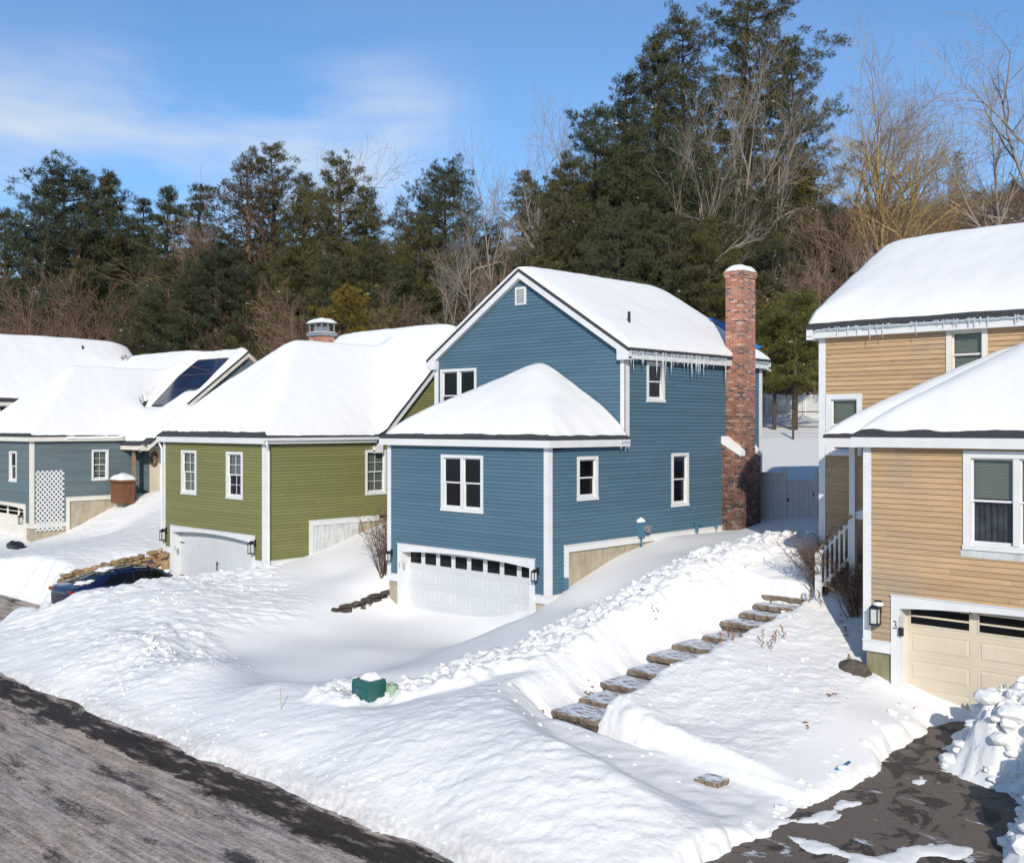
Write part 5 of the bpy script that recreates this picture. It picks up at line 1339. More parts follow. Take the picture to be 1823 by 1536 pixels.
# ---------------------------------------------------------------- utility boxes, stakes, sled, small things
x, y, _ = atz(657, 1257, -5.62); bz = gz(x, y) - .02
ub = empty('utility_box', (x, y, bz), 'green plastic utility pedestal box with a peaked snow cap near the driveway mouth', 'utility box')
m = MB(); a = .25
V0 = [(x - a, y - a * .9), (x + a, y - a * .9), (x + a, y + a * .9), (x - a, y + a * .9)]
vs = [(p[0], p[1], bz - .3) for p in V0] + [(x + (p[0] - x) * 1.04, y + (p[1] - y) * 1.04, bz + .42) for p in V0] + [(x + (p[0] - x) * .98, y + (p[1] - y) * .98, bz + .50) for p in V0]
m.add(vs, [(0, 1, 5, 4), (1, 2, 6, 5), (2, 3, 7, 6), (3, 0, 4, 7), (4, 5, 9, 8), (5, 6, 10, 9), (6, 7, 11, 10), (7, 4, 8, 11), (8, 9, 10, 11)])
m.box(x - .20, x + .20, y - a * .9 - .025, y - a * .9 + .01, bz + .02, bz + .36)
bb = m.build('box_body', 'utility_green', ub)
m = MB(); m.box(x - .12, x + .0, y - a * .9 - .032, y - a * .9 - .024, bz + .27, bz + .33); m.build('plate', 'meter_blue', ub)
snow_pad('cap_snow', ub, x - .17, x + .19, y - .12, y + .20, bz + .495, .13, 2)
x, y, _ = atz(698, 1262, -5.64); bz = gz(x, y) - .04
ub = empty('cable_pedestal', (x, y, bz), 'short pale green round cable pedestal with white sticker beside the green box', 'cable pedestal')
m = MB(); m.tube([(x, y, bz - .3), (x, y, bz + .25), (x, y, bz + .27)], [.125, .125, .11], 16); m.tube([(x, y, bz + .27), (x, y, bz + .31)], [.05, .04], 8); m.build('pedestal_body', 'pedestal_green', ub)
m = MB(); m.box(x - .05, x + .06, y - .145, y - .12, bz + .0, bz + .14); m.build('sticker', 'white_trim', ub)
x, y, _ = atz(501, 1253, -5.5); g = gz(x, y); m = MB(); m.tube([(x, y, g - .2), (x - .03, y, g + .42)], .008, 5)
tag(m.build('marker_stake', 'stake_wood'), 'thin wooden marker stake leaning in the street snow bank', 'stake')
x, y, _ = atz(45, 1193, -5.7); g = gz(x, y); m = MB(); m.blob((x, y, g + .03), (.10, .09, .09), 3, 2, .15)
tag(m.build('black_cap', 'black_metal'), 'small round black cap lying in the snow bank at far left', 'cap')
P = [atz(px, py, -5.78) for px, py in ((1486, 1392), (1500, 1387), (1515, 1378), (1530, 1368), (1541, 1357))]
m = MB()
for i, p in enumerate(P):
    pass
pp = [(p[0], p[1], zc(-5.70) + .015 * i) for i, p in enumerate(P)]
for (a, b) in zip(pp, pp[1:]):
    m.add([(a[0], a[1], a[2]), (b[0], b[1], b[2]), (b[0] + .05, b[1] + .06, b[2] + .14), (a[0] + .05, a[1] + .06, a[2] + .14), (a[0] - .04, a[1] - .03, a[2] + .0), (b[0] - .04, b[1] - .03, b[2] + .0), (b[0] + .0, b[1] + .02, b[2] + .15), (a[0] + .0, a[1] + .02, a[2] + .15)],
          [(0, 1, 2, 3), (4, 5, 6, 7), (4, 5, 1, 0), (7, 6, 2, 3), (5, 1, 2, 6), (4, 0, 3, 7)])
tag(m.build('plastic_sled', 'sled_blue'), 'edge of a blue plastic sled sticking out of the snow by the asphalt', 'sled')
def ice_film(px_pts, seed):
    P = [atz(a, b, float(drv_plane(np.array(14.)))) for a, b in px_pts]; P = [onplane(a, b) for a, b in px_pts]; m = MB()
    xs = np.arange(min(p[0] for p in P) - .2, max(p[0] for p in P) + .2, .035); ys = np.arange(min(p[1] for p in P) - .2, max(p[1] for p in P) + .2, .035)
    X, Y = np.meshgrid(xs, ys, indexing='ij'); d = -sdist(X, Y, P) + fbm(X * 2.5, Y * 2.5, seed, 5, .65) * .22
    Z = drv_plane(Y) + ZC + .004 + np.clip(d * .25, -.02, .03); a, b = X.shape; i = np.arange(a * b).reshape(a, b)
    Fc = np.stack([i[:-1, :-1].ravel(), i[1:, :-1].ravel(), i[1:, 1:].ravel(), i[:-1, 1:].ravel()], 1); dd = d.ravel(); Fc = Fc[(dd[Fc] > 0).any(1)]
    used = np.unique(Fc); mp = np.zeros(a * b, int); mp[used] = np.arange(len(used))
    return np.stack([X.ravel(), Y.ravel(), Z.ravel()], 1)[used], mp[Fc]
def onplane(px, py):
    z = -5.9
    for _ in range(12): x, y, _q = atz(px, py, z); z = float(drv_plane(np.array(y)))
    return x, y
Vs, Fs, n0 = [], [], 0
for k, pp_ in enumerate((((1425, 1462), (1485, 1424), (1556, 1428), (1512, 1442), (1470, 1462)), ((1405, 1490), (1500, 1506), (1560, 1522), (1640, 1502), (1728, 1512), (1712, 1534), (1640, 1526), (1600, 1545), (1520, 1540), (1440, 1512)), ((1618, 1388), (1640, 1378), (1655, 1390), (1640, 1400)))):
    v, f = ice_film(pp_, 90 + k); Vs.append(v); Fs.append(f + n0); n0 += len(v)
tag(np_mesh('snow_film', np.concatenate(Vs), np.concatenate(Fs), 'snow', smooth=True), kind='stuff')
# hose and gate
# grey gate and fence between the houses
gate = empty('yard_gate', (-15.8, 30.5, zc(-2.9)), 'grey vinyl board gate with a low swing panel between the blue and tan houses', 'gate')
gw = W('Y', 30.5)
def gp(px, py): return gw.pix(px, py)
gl_, gt_ = gp(1357, 840); ga, _ = gp(1395, 840); gb, gt2 = gp(1403, 853); gc_, _ = gp(1450, 853); gd, gt3 = gp(1456, 841)
zb_ = zc(-3.2)
m = MB()
def boards(m, a, b, z0, z1):
    n = max(1, int((b - a) / .15)); w = (b - a) / n
    for i in range(n): gw.box(m, a + i * w + .004, a + (i + 1) * w - .004, z0, z1 - .05, 0, .02 + .004 * (i % 2))
    gw.box(m, a, b, z1 - .05, z1, -.02, .045)
boards(m, gl_ - .4, ga, zb_, gt_); m.build('fence_panel', 'fence_vinyl', gate)
m = MB(); boards(m, gb + .02, gc_, zb_ + .05, gt2); gp_ = m.build('gate_panel', 'fence_vinyl', gate)
m = MB(); gw.box(m, gc_ - .03, gc_ + .02, gt2 - .5, gt2 - .38, .03, .06); gw.box(m, gb + .0, gb + .05, gt2 - .7, gt2 - .6, .03, .06); m.build('latch', 'black_metal', gp_)
for u in (ga, gc_ + .02, gc_ + 3.6):
    m = MB(); gw.box(m, u, u + .13, zb_, gt_ + .03, -.06, .07)
    gw.prism(m, [(u - .0, gt_ + .03), (u + .13, gt_ + .03), (u + .12, gt_ + .09), (u + .065, gt_ + .13), (u + .01, gt_ + .09)], -.06, .07); m.build('gate_post', 'fence_vinyl', gate)
m = MB(); boards(m, gc_ + .16, gc_ + 3.6, zb_, gt_); m.build('fence_panel', 'fence_vinyl', gate)
# white fence far behind
wf = empty('white_fence', (-30, 50, gz(-30, 50)), 'low white board fence across the snowy back yard beneath the pines', 'fence')
m = MB(); n = 44
for i in range(n):
    xx = -40 + i * .75; g = gz(xx, 50.); m.box(xx, xx + .74, 49.98, 50.03, g - .4, g + 1.15)
m.build('fence_board', 'white_trim', wf)
m = MB()
for i in range(15): xx = -40 + i * 2.25; g = gz(xx, 50.); m.box(xx - .07, xx + .07, 49.93, 49.98, g - .4, g + 1.28)
m.build('fence_post', 'white_trim', wf)
rf_ = empty('rail_fence', (-22, 42, gz(-22, 42)), 'dark post and rail fence standing in the back yard snow', 'fence')
for i in range(6):
    xx, yy_ = -27 + i * 2.1, 42.; g = gz(xx, yy_); m = MB(); m.box(xx - .035, xx + .035, yy_ - .035, yy_ + .035, g - .3, g + 1.3); m.build('fence_post', 'bark_dark', rf_)
for hh in (.55, 1.2):
    m = MB(); m.tube([(-27 + i * 2.1, 42., gz(-27 + i * 2.1, 42.) + hh) for i in range(6)], .025, 5); m.build('fence_rail', 'bark_dark', rf_)

# ---------------------------------------------------------------- car
def car(cx, cy, z0, heading):
    root = empty('parked_car', (cx, cy, z0), 'dark blue sedan parked nose in, half buried by snow at the green garage', 'car'); root.rotation_euler.z = heading
    # local: +Y forward (towards the garage); length 4.75, width 1.86, height 1.44
    st = [  # y, half width belt, z belt, half width roof, z roof (body-top), z sill
        (-2.38, .62, .78, .55, .80, .42), (-2.30, .80, .90, .68, .93, .34), (-2.05, .88, .98, .72, 1.03, .30), (-1.75, .91, 1.00, .72, 1.10, .26), (-1.2, .925, .985, .66, 1.27, .24), (-.7, .93, .97, .62, 1.39, .22),
        (-.1, .93, .955, .61, 1.44, .22), (.45, .93, .94, .60, 1.40, .22), (.9, .93, .93, .62, 1.26, .22), (1.25, .925, .915, .66, 1.06, .22), (1.5, .92, .90, .66, .945, .24), (1.95, .90, .83, .62, .86, .26), (2.2, .82, .74, .58, .77, .32), (2.36, .62, .62, .5, .64, .38)]
    def ring(s):
        y, wb, zb, wr, zr, zs = s
        return [(wb * .93, y, zs), (wb, y, (zs + zb) * .5), (wb * .985, y, zb - .02), (wb * .96, y, zb), (wr + (wb - wr) * .12, y, zb + (zr - zb) * .88), (wr * .72, y, zr - .005), (0, y, zr + .015)]
    vs = []; fs = []; k = 13
    for s in st:
        r = ring(s); r = r + [(-p[0], p[1], p[2]) for p in r[-2::-1]]; vs += r
    for i in range(len(st) - 1):
        for j in range(k - 1): a = i * k + j; fs.append((a, a + 1, a + k + 1, a + k))
    fs.append(tuple(range(k))[::-1]); fs.append(tuple(range((len(st) - 1) * k, len(st) * k)))
    me = bpy.data.meshes.new('body'); me.from_pydata(vs, [], fs); me.materials.append(M['car_paint']); me.polygons.foreach_set('use_smooth', [True] * len(me.polygons)); me.update()
    b = bpy.data.objects.new('body', me); link(b); b.parent = root
    sd = b.modifiers.new('s', 'SUBSURF'); sd.levels = 2; sd.render_levels = 2
    def part(name, m, mat, parent=root, smooth=False):
        me = bpy.data.meshes.new(name); me.from_pydata(m.v, [], m.f); me.materials.append(M[mat])
        if smooth: me.polygons.foreach_set('use_smooth', [True] * len(me.polygons))
        me.update(); o = bpy.data.objects.new(name, me); link(o); o.parent = parent; return o
    # glass follows the station surface, a hair proud
    def at(y, f, off=.012):      # f 0 at belt .. 1 at roof edge
        for a, c in zip(st, st[1:]):
            if a[0] <= y <= c[0]:
                t = (y - a[0]) / (c[0] - a[0]); s = [p + (q - p) * t for p, q in zip(a, c)]; break
        _, wb, zb, wr, zr, zs = s
        x0, x1 = wb * .955, wr + (wb - wr) * .16
        return (x0 + (x1 - x0) * f + off, y, zb + .01 + (zr - zb) * .80 * f)
    for sx in (1, -1):
        for (ya, yb) in ((-1.42, -.28), (-.22, .98)):
            m = MB(); n = 9; row = []
            for i in range(n):
                y = ya + (yb - ya) * i / (n - 1)
                fmax = 1.0 if -1.0 < y < .62 else max(.06, 1 - (abs(y + 1.0) / .45 if y < -1 else (y - .62) / .5))
                row.append((at(y, .05), at(y, .05 + .9 * max(.03, fmax))))
            for (a, b2), (c, d) in zip(row, row[1:]):
                m.add([(sx * p[0], p[1], p[2]) for p in (a, c, d, b2)], [(0, 1, 2, 3)])
            part('side_window', m, 'glass_dark')
        m = MB(); m.box(sx * .86, sx * 1.04, .80, .92, .95, 1.06); part('door_mirror', m, 'car_paint')
        m = MB(); m.box(sx * .45, sx * .84, -2.34, -2.20, .80, .90); part('tail_light', m, 'tail_red')
        m = MB(); m.box(sx * .50, sx * .80, 2.18, 2.30, .60, .70); part('headlight', m, 'lamp_glass')
        for yy in (-1.42, 1.45):
            m = MB(); m.tube([(sx * .72, yy, .33), (sx * .94, yy, .33)], .33, 20); t = part('wheel', m, 'tyre'); m = MB(); m.tube([(sx * .93, yy, .33), (sx * .95, yy, .33)], .22, 16); part('rim', m, 'grey_metal', t)
    def top(y, f, off=.014):
        for a, c in zip(st, st[1:]):
            if a[0] <= y <= c[0]:
                t = (y - a[0]) / (c[0] - a[0]); s = [p + (q - p) * t for p, q in zip(a, c)]; break
        _, wb, zb, wr, zr, zs = s
        return (f * wr * .92, y, zr + .012 - abs(f) ** 2 * .05 + off)
    for nm, ya, yb in (('rear_window', -1.95, -.85), ('windscreen', .62, 1.42), ('roof_glass', -.70, .50)):
        m = MB(); n = 8; q = 8
        for i in range(n):
            for j in range(q):
                y0, y1 = ya + (yb - ya) * i / n, ya + (yb - ya) * (i + 1) / n; f0, f1 = -1 + 2 * j / q, -1 + 2 * (j + 1) / q
                m.add([top(y0, f0), top(y0, f1), top(y1, f1), top(y1, f0)], [(0, 1, 2, 3)])
        part(nm, m, 'glass_dark')
    m = MB(); rg = random.Random(3)
    for (y, f) in ((-1.9, .75), (-1.75, .85), (-1.6, .9), (-1.8, .6), (-.95, .1), (-.85, -.1), (-.8, -.35), (-.7, .0), (-1.0, -.2)):
        p = top(y, f, .02); m.blob(p, (rg.uniform(.12, .22), rg.uniform(.12, .26), .04), rg.randint(0, 999), 2, .16)
    for y in (-.1, .1, .35, .5, .7): p = at(y, .05, .0); m.blob((p[0], p[1], p[2]), (.06, .09, .045), rg.randint(0, 99), 1, .2)
    m.blob(top(1.05, .9, .03), (.12, .16, .08), 7, 1, .2)
    part('car_snow', m, 'snow', smooth=True)['kind'] = 'stuff'
    return root
pc = car(-33.45, 16.85, zc(-6.08), R(0)); pc.scale = (.99, 1.0, .99)
tag(MB().build('x', 'ink')) if False else None
x, y, _ = atz(28, 952, -4.75)
m = MB(); m.blob((x, y, gz(x, y) + .1), (.75, .25, .22), 5, 2, .12); tag(m.build('dark_tarp_heap', 'black_metal'), 'low black covered heap in the snow by the grey garage', 'tarp')

# ---------------------------------------------------------------- snow lumps thrown by the shovel (uncountable)
def chunks():
    m = MB(); rg = random.Random(12); n = 0
    zones = []
    for _ in range(380):
        i = rg.randrange(len(BANKL) - 1); t = rg.random(); a, b = BANKL[i], BANKL[i + 1]
        zones.append((a[0] + (b[0] - a[0]) * t + rg.gauss(-.1, .5), a[1] + (b[1] - a[1]) * t + rg.gauss(0, .3), rg.choice((.025, .035, .05, .07, .09))))
    for _ in range(90): zones.append((rg.uniform(-14.5, -9.5), rg.uniform(14, 22), rg.choice((.02, .03, .04, .05))))
    for _ in range(70): zones.append((rg.gauss(-24, 1.0), rg.gauss(13, .5), rg.choice((.02, .03, .05, .08))))
    for _ in range(110): zones.append((rg.uniform(-32.2, -27), rg.uniform(14, 19), rg.choice((.02, .03, .05))))
    for _ in range(330): zones.append((rg.uniform(-8.2, -3.2), rg.uniform(12.5, 19.3), rg.choice((.04, .06, .08))))
    for _ in range(160): zones.append((rg.uniform(-26, -10), rg.uniform(10.2, 11.4), rg.choice((.02, .03, .04))))
    for _ in range(420): zones.append((rg.uniform(-7.0, -3.0), rg.uniform(12.3, 19.2), rg.choice((.07, .10, .13, .17))))
    X = np.array([z[0] for z in zones]); Y = np.array([z[1] for z in zones]); Z = ground(X, Y)[0] + ZC
    sd = sdist(X, Y, DRV)
    for (x, y, r), z, s in zip(zones, Z, sd):
        if s < .12 + r * 1.5: continue
        m.blob((x, y, z + (r * .05 if r < .1 else -r * .15)), (r * rg.uniform(.8, 1.5), r * rg.uniform(.8, 1.3), r * rg.uniform(.5, .9)), rg.randint(0, 99999), 1, .30 if r < .1 else .16)
    o = m.build('snow_lumps', 'snow', smooth=False); tag(o, kind='stuff')
chunks()

# ---------------------------------------------------------------- shrubs, dead stalks
def twig_shrub(name, x, y, h, w, n, seed, label, mat='shrub_twig', lean=(0, 0), group=None):
    root = empty(name, (x, y, gz(x, y)), label, 'shrub', group); m = MB(); rg = random.Random(seed); g = gz(x, y)
    for i in range(n):
        a = rg.uniform(0, 6.28); s = rg.random() ** .6; p = Vector((x + rg.gauss(0, .08), y + rg.gauss(0, .08), g - .1))
        d = Vector((math.cos(a) * s * w + lean[0], math.sin(a) * s * w + lean[1], h * rg.uniform(.6, 1.05)))
        pts = [p]; 
        for k in range(1, 5): t = k / 4; pts.append(p + d * t + Vector((rg.gauss(0, .04), rg.gauss(0, .04), .12 * math.sin(t * 3))))
        m.tube(pts, [.013, .011, .008, .006, .003], 3, False)
        for k in (2, 3, 4):
            for _ in range(4):
                q = pts[k] - (pts[k] - pts[k - 1]) * rg.random(); dd = Vector((rg.gauss(0, 1), rg.gauss(0, 1), rg.uniform(0, 1.2))).normalized() * rg.uniform(.12, .34) * h
                mid = q + dd * .5 + Vector((rg.gauss(0, .02), rg.gauss(0, .02), .01)); m.tube([q, mid, q + dd], [.005, .004, .002], 3, False)
                e = dd.cross(Vector((rg.gauss(0, 1), rg.gauss(0, 1), 1))).normalized() * dd.length * .45; m.tube([mid, mid + e * .7 + dd * .3], [.003, .0015], 3, False)
    m.build('branches', mat, root); return root
twig_shrub('bare_shrub', -11.2, 22.05, 1.25, .95, 74, 3, 'bare brown twiggy shrub in front of the tan house porch rail')
twig_shrub('bare_shrub', -10.2, 21.5, 1.25, .6, 40, 13, 'darker bare shrub in the shaded nook left of the tan garage wing')
x, y, _ = atz(668, 985, -4.3)
twig_shrub('bare_shrub', -25.1, 20.85, 2.1, .72, 32, 5, 'tall bare shrub in the gap between the green and blue houses', lean=(-.1, 0))
x, y, _ = atz(120, 1050, -5.3); twig_shrub('bare_shrub', x, y - .2, .8, .6, 20, 8, 'small bare twigs in the snow left of the dark blue car')
def stalks(pxs, label, mat, seed):
    rg = random.Random(seed); pts = [atz(px, py, zr) for px, py, zr in pxs]
    r = empty('dead_plant', (pts[0][0], pts[0][1], gz(pts[0][0], pts[0][1])), label, 'dead plant', 'withered stalks poking out of the snow')
    for x, y, z in pts:
        g = gz(x, y); h = rg.uniform(.25, .42); m = MB(); l = rg.gauss(0, .05)
        m.tube([(x, y, g - .05), (x + l * .5, y, g + h * .5), (x + l, y, g + h)], [.006, .005, .003], 4)
        for k in range(12):
            t = .25 + .75 * k / 12; m.blob((x + l * t + rg.gauss(0, .018), y + rg.gauss(0, .018), g + h * t), (.017, .014, .016), rg.randint(0, 999), 0, .3)
        m.build('stalk', mat, r)
stalks([(1425, 1160, -5.0), (1440, 1160, -5.0), (1447, 1158, -5.0), (1463, 1163, -5.0)], 'dark dead flower stalks in the snow left of the tan garage corner', 'dead_stalk', 1)
stalks([(1357, 1205, -5.1), (1372, 1208, -5.1), (1380, 1200, -5.1), (1398, 1198, -5.1)], 'tan dead flower stalks in snow between the steps and tan house', 'dead_leaf', 2)
stalks([(1285, 1203, -5.1), (1297, 1195, -5.1), (1307, 1200, -5.1)], 'few short tan stalks in snow just right of the steps', 'dead_leaf', 3)
m = MB(); rg = random.Random(5)
for (px, py, zr) in ((1497, 1172, -4.95), (1505, 1180, -4.97), (1510, 1205, -5.0), (1516, 1211, -5.0), (1052, 1218, -5.2), (1046, 1222, -5.2), (1165, 1140, -4.8), (1035, 1278, -5.45), (1480, 1268, -5.3), (1435, 1320, -5.5), (968, 1266, -5.5), (1320, 1185, -5.0), (1150, 1175, -4.9)):
    for k in range(5):
        x, y, _ = atz(px + rg.gauss(0, 3), py + rg.gauss(0, 2), zr); g = gz(x, y) + .02
        a = rg.uniform(0, 6.28); s = rg.uniform(.03, .06); c, sn = math.cos(a) * s, math.sin(a) * s
        m.add([(x - c, y - sn, g), (x + sn * .5, y - c * .5, g + .02), (x + c, y + sn, g + .01), (x - sn * .5, y + c * .5, g + .03)], [(0, 1, 2, 3)])
tag(m.build('fallen_leaves', 'dead_leaf'), kind='stuff')
# ---------------------------------------------------------------- trees
def tri_blades(C, D, Ln, Wd, rg):
    """one thin triangle per centre C pointing along D"""
    n = len(C); r = rg.normal(size=(n, 3)); S = np.cross(D, r); S /= np.linalg.norm(S, axis=1, keepdims=True) + 1e-9
    A = C - S * Wd[:, None]; B = C + S * Wd[:, None]; T = C + D * Ln[:, None]
    V = np.stack([A, B, T], 1).reshape(-1, 3); return V, np.arange(3 * n).reshape(n, 3)
def pine_mesh(seed, H=16., Rr=.27, cb=.10, nb=96, dens=1., ragged=.5, up=.15, size=1., cone=.75, whorl=4):
    rg = np.random.default_rng(seed); rr = random.Random(seed)
    wood = MB(); wood.tube([(0, 0, -1.5), (rr.gauss(0, .1), rr.gauss(0, .1), H * .4), (rr.gauss(0, .2), rr.gauss(0, .2), H * .75), (0, 0, H * .99)], [H * .016 + .06, H * .013 + .04, H * .007 + .02, .02], 7)
    Cs, Ds = [], []; snow = MB(); ph = rg.uniform(0, 6.28, 6)
    nw = nb // whorl
    for i in range(nb):
        wi = i // whorl
        zf = cb + (1 - cb) * ((wi + .5 + rr.gauss(0, .13)) / nw) ** .92; zf = min(.985, zf)
        az = i * 2.399 + rr.gauss(0, .45)
        wl = 1 + ragged * .5 * math.sin(wi * 2.3 + ph[2]) + ragged * .45 * math.sin(az + ph[0] + wi * .9)
        Lb = Rr * H * ((1 - zf) ** cone * (.5 + .5 * min(1, (zf - cb) / .22 + .25)) + .03) * max(.22, wl * rr.uniform(.6, 1.25))
        dz = up + .6 * max(0, zf - .5) + rr.gauss(0, .10)
        d = np.array([math.cos(az), math.sin(az), dz]); p0 = np.array([0, 0, zf * H]); sag = -.08 * Lb; side = np.array([-math.sin(az), math.cos(az), 0])
        def pt(t, o=0.): return p0 + d * Lb * t + side * o + np.array([0, 0, sag * math.sin(t * 3.1) + .12 * Lb * t * t])
        wood.tube([tuple(pt(t)) for t in (0, .35, .7, 1)], [.02 + Lb * .012, .015 + Lb * .008, .012, .006], 4, False)
        nc = max(2, int((2.2 + Lb * 2.6) * dens))
        for c in range(nc):
            t = min(1.03, .28 + .75 * (c + rr.random()) / nc); off = rr.gauss(0, .18 + .26 * Lb * math.sin(min(1, t) * 2.6)); ctr = pt(t, off) + np.array([0, 0, rr.gauss(0, .07 + .02 * Lb)])
            cs = rr.uniform(.22, .40) * (.7 + .09 * min(Lb, 5)) * size
            if Lb > 1.2: wood.tube([tuple(pt(max(0, t - .2))), tuple(ctr)], [.012, .006], 3, False)
            m = int(22 * dens * (cs / .3) ** 1.3)
            q = rg.normal(0, 1, (m, 3)); q /= np.linalg.norm(q, axis=1, keepdims=True); q *= rg.uniform(.3, 1, (m, 1)) ** .5
            P = ctr + q * np.array([cs, cs, cs * .5]) * 1.12
            for k in range(5):
                Dv = q * .8 + (d / np.linalg.norm(d)) * .35 + rg.normal(0, .45, (m, 3)) + np.array([0, 0, .30]); Dv /= np.linalg.norm(Dv, axis=1, keepdims=True)
                Cs.append(P + rg.normal(0, .04, (m, 3)) * size); Ds.append(Dv)
            if rr.random() < .03 and zf < .8: snow.blob((ctr[0], ctr[1], ctr[2] + cs * .35), (rr.uniform(.04, .13), rr.uniform(.04, .13), .035), rr.randint(0, 9999), 1, .35)
    C = np.concatenate(Cs); D = np.concatenate(Ds); n = len(C)
    Ln = rg.uniform(.13, .27, n) * size; Wd = rg.uniform(.010, .022, n) * size
    V, Fc = tri_blades(C, D, Ln, Wd, rg)
    return wood, V, Fc, snow
def far_away(o): o.location = (0, 0, 0)
PROTO = {}; ZM = {}
def make_proto(key, name, wood, bark, crown=None, mat=None, snow=None, twigs=None):
    r = bpy.data.objects.new(name, None); r.empty_display_size = .5; link(r)
    wood.build('trunk', bark, r, smooth=True, keep=True)
    if crown is not None: np_mesh('crown', crown[0], crown[1], mat, r)
    if twigs is not None: twigs.build('twigs', bark, r, keep=True)
    if snow is not None and snow.v: snow.build('branch_snow', 'snow', r, keep=True)['kind'] = 'stuff'
    PROTO[key] = (r, False); ZM[key] = max([v[2] for v in wood.v] + ([float(np.percentile(crown[0][:, 2], 99.9))] if crown is not None else []) + ([v[2] for v in twigs.v] if twigs is not None else []))
def bare_mesh(seed, H=14., spread=.5, fork=.3, levels=4, stems=1, twig=1., wig=.17, rb=.0125):
    rr = random.Random(seed); W_ = MB(); T_ = MB()
    def grow(p, d, L_, r, lv):
        n = 6 if lv <= 1 else 4; pts = [p]; q = p; dd = d.copy(); drift = Vector((rr.gauss(0, .05), rr.gauss(0, .05), .03 if lv else .02))
        for i in range(n):
            w_ = wig * (.45 if lv == 0 else 1.)
            dd = (dd + drift + Vector((rr.gauss(0, w_), rr.gauss(0, w_), rr.gauss(0, w_ * .7)))).normalized(); q = q + dd * L_ / n; pts.append(q)
        rad = [max(.0045, r * (1 - .70 * i / n)) for i in range(n + 1)]
        (W_ if lv <= 1 else T_).tube(pts, rad, 7 if lv == 0 else (5 if lv == 1 else 3), False)
        if lv >= levels: return
        k = {0: 8, 1: 6, 2: 6, 3: 4}[lv]; k = max(2, int(k * (twig if lv > 1 else 1) + rr.uniform(0, 1)))
        f0 = fork if lv == 0 else .25
        for i in range(k):
            t = f0 + (1 - f0) * (i + rr.random()) / k; t = min(t, .99)
            j = min(n - 1, int(t * n)); a = pts[j].lerp(pts[j + 1], t * n - j); td = (pts[j + 1] - pts[j]).normalized()
            ax = Vector((rr.gauss(0, 1), rr.gauss(0, 1), rr.gauss(0, .35))); ax = (ax - ax.project(td)).normalized()
            ang = rr.uniform(.45, 1.05) * (spread / .5); nd = (td * math.cos(ang) + ax * math.sin(ang)).normalized()
            if lv and nd.z < -.1: nd.z *= -.4; nd.normalize()
            rl = r * (1 - .70 * t)
            grow(a, nd, L_ * rr.uniform(.38, .66) * (1.25 - .65 * t if lv == 0 else 1.0), max(.005, rl * rr.uniform(.55, .78)), lv + 1)
    for s in range(stems):
        a = s * 2.1 + rr.random(); lean = 0 if stems == 1 else .16
        grow(Vector((math.cos(a) * .15 * (stems > 1), math.sin(a) * .15 * (stems > 1), -.8)), Vector((math.cos(a) * lean, math.sin(a) * lean, 1)).normalized(), H * (.80 if stems == 1 else .74) * rr.uniform(.85, 1.05), H * rb / (1 + .35 * (stems > 1)), 0)
    zmax = max(max(v[2] for v in W_.v), max(v[2] for v in T_.v))
    s = H / zmax; W_.v = [(a * s, b * s, c * s) for a, b, c in W_.v]; T_.v = [(a * s, b * s, c * s) for a, b, c in T_.v]
    return W_, T_
PS = {'pa': dict(seed=1, H=16, Rr=.25, nb=116, ragged=.5), 'pb': dict(seed=2, H=16, Rr=.30, nb=104, ragged=.5, cb=.05, cone=.6), 'pc': dict(seed=3, H=16, Rr=.18, nb=96, ragged=.55, cb=.08),
      'pd': dict(seed=4, H=16, Rr=.32, nb=124, ragged=.5, cb=.2, cone=.45, up=.25), 'pe': dict(seed=5, H=24, Rr=.23, nb=130, ragged=.75, cb=.16, cone=.5, up=.22), 'ph': dict(seed=16, H=9, Rr=.34, nb=60, ragged=.6, cb=.34, cone=.35, up=-.05), 'pf': dict(seed=6, H=9, Rr=.36, nb=84, ragged=.35, cb=.02, cone=.55)}
MATS = {'pa': 'needles', 'pb': 'needles', 'pc': 'needles_blue', 'pd': 'needles_blue', 'pe': 'needles', 'pf': 'needles', 'ph': 'needles_olive'}
for k, a in PS.items():
    w, V, Fc, sn = pine_mesh(**a); make_proto(k, 'pine_tree', w, 'bark_dark', (V, Fc), MATS[k], sn)
w, V, Fc, sn = pine_mesh(seed=9, H=9, Rr=.30, nb=110, ragged=.35, cb=.02, cone=.6, size=.85); make_proto('pg', 'arborvitae', w, 'bark_dark', (V, Fc), 'needles_gold', sn)
w, V, Fc, sn = pine_mesh(seed=10, H=15, Rr=.22, nb=88, ragged=.8, cb=.2, cone=.5, dens=.8); make_proto('pr', 'pine_tree', w, 'bark_brown', (V, Fc), 'needles_brown', sn)
BS = {'ba': dict(seed=21, H=14, spread=.42, fork=.35, rb=.015), 'bb': dict(seed=22, H=14, spread=.36, stems=2, fork=.35), 'bc': dict(seed=23, H=14, spread=.5, fork=.28, wig=.22, rb=.015), 'bd': dict(seed=25, H=18, spread=.36, stems=3, fork=.35, rb=.021), 'be': dict(seed=29, H=9, spread=.46, stems=3, fork=.2)}
BM = {'ba': 'bark_pale', 'bb': 'bark_brown', 'bc': 'bark_pale', 'bd': 'bark_gold', 'be': 'bark_brown'}
for k, a in BS.items():
    w, t = bare_mesh(levels=4, **a); make_proto(k, 'bare_tree', w, BM[k], twigs=t)
TG = {'p': 'evergreens of the wood behind the houses', 'b': 'leafless trees behind the houses'}
PH = {'pa': 16, 'pb': 16, 'pc': 16, 'pd': 16, 'pe': 24, 'pf': 9, 'ph': 9, 'pg': 9, 'pr': 15, 'ba': 14, 'bb': 14, 'bc': 14, 'bd': 18, 'be': 9}
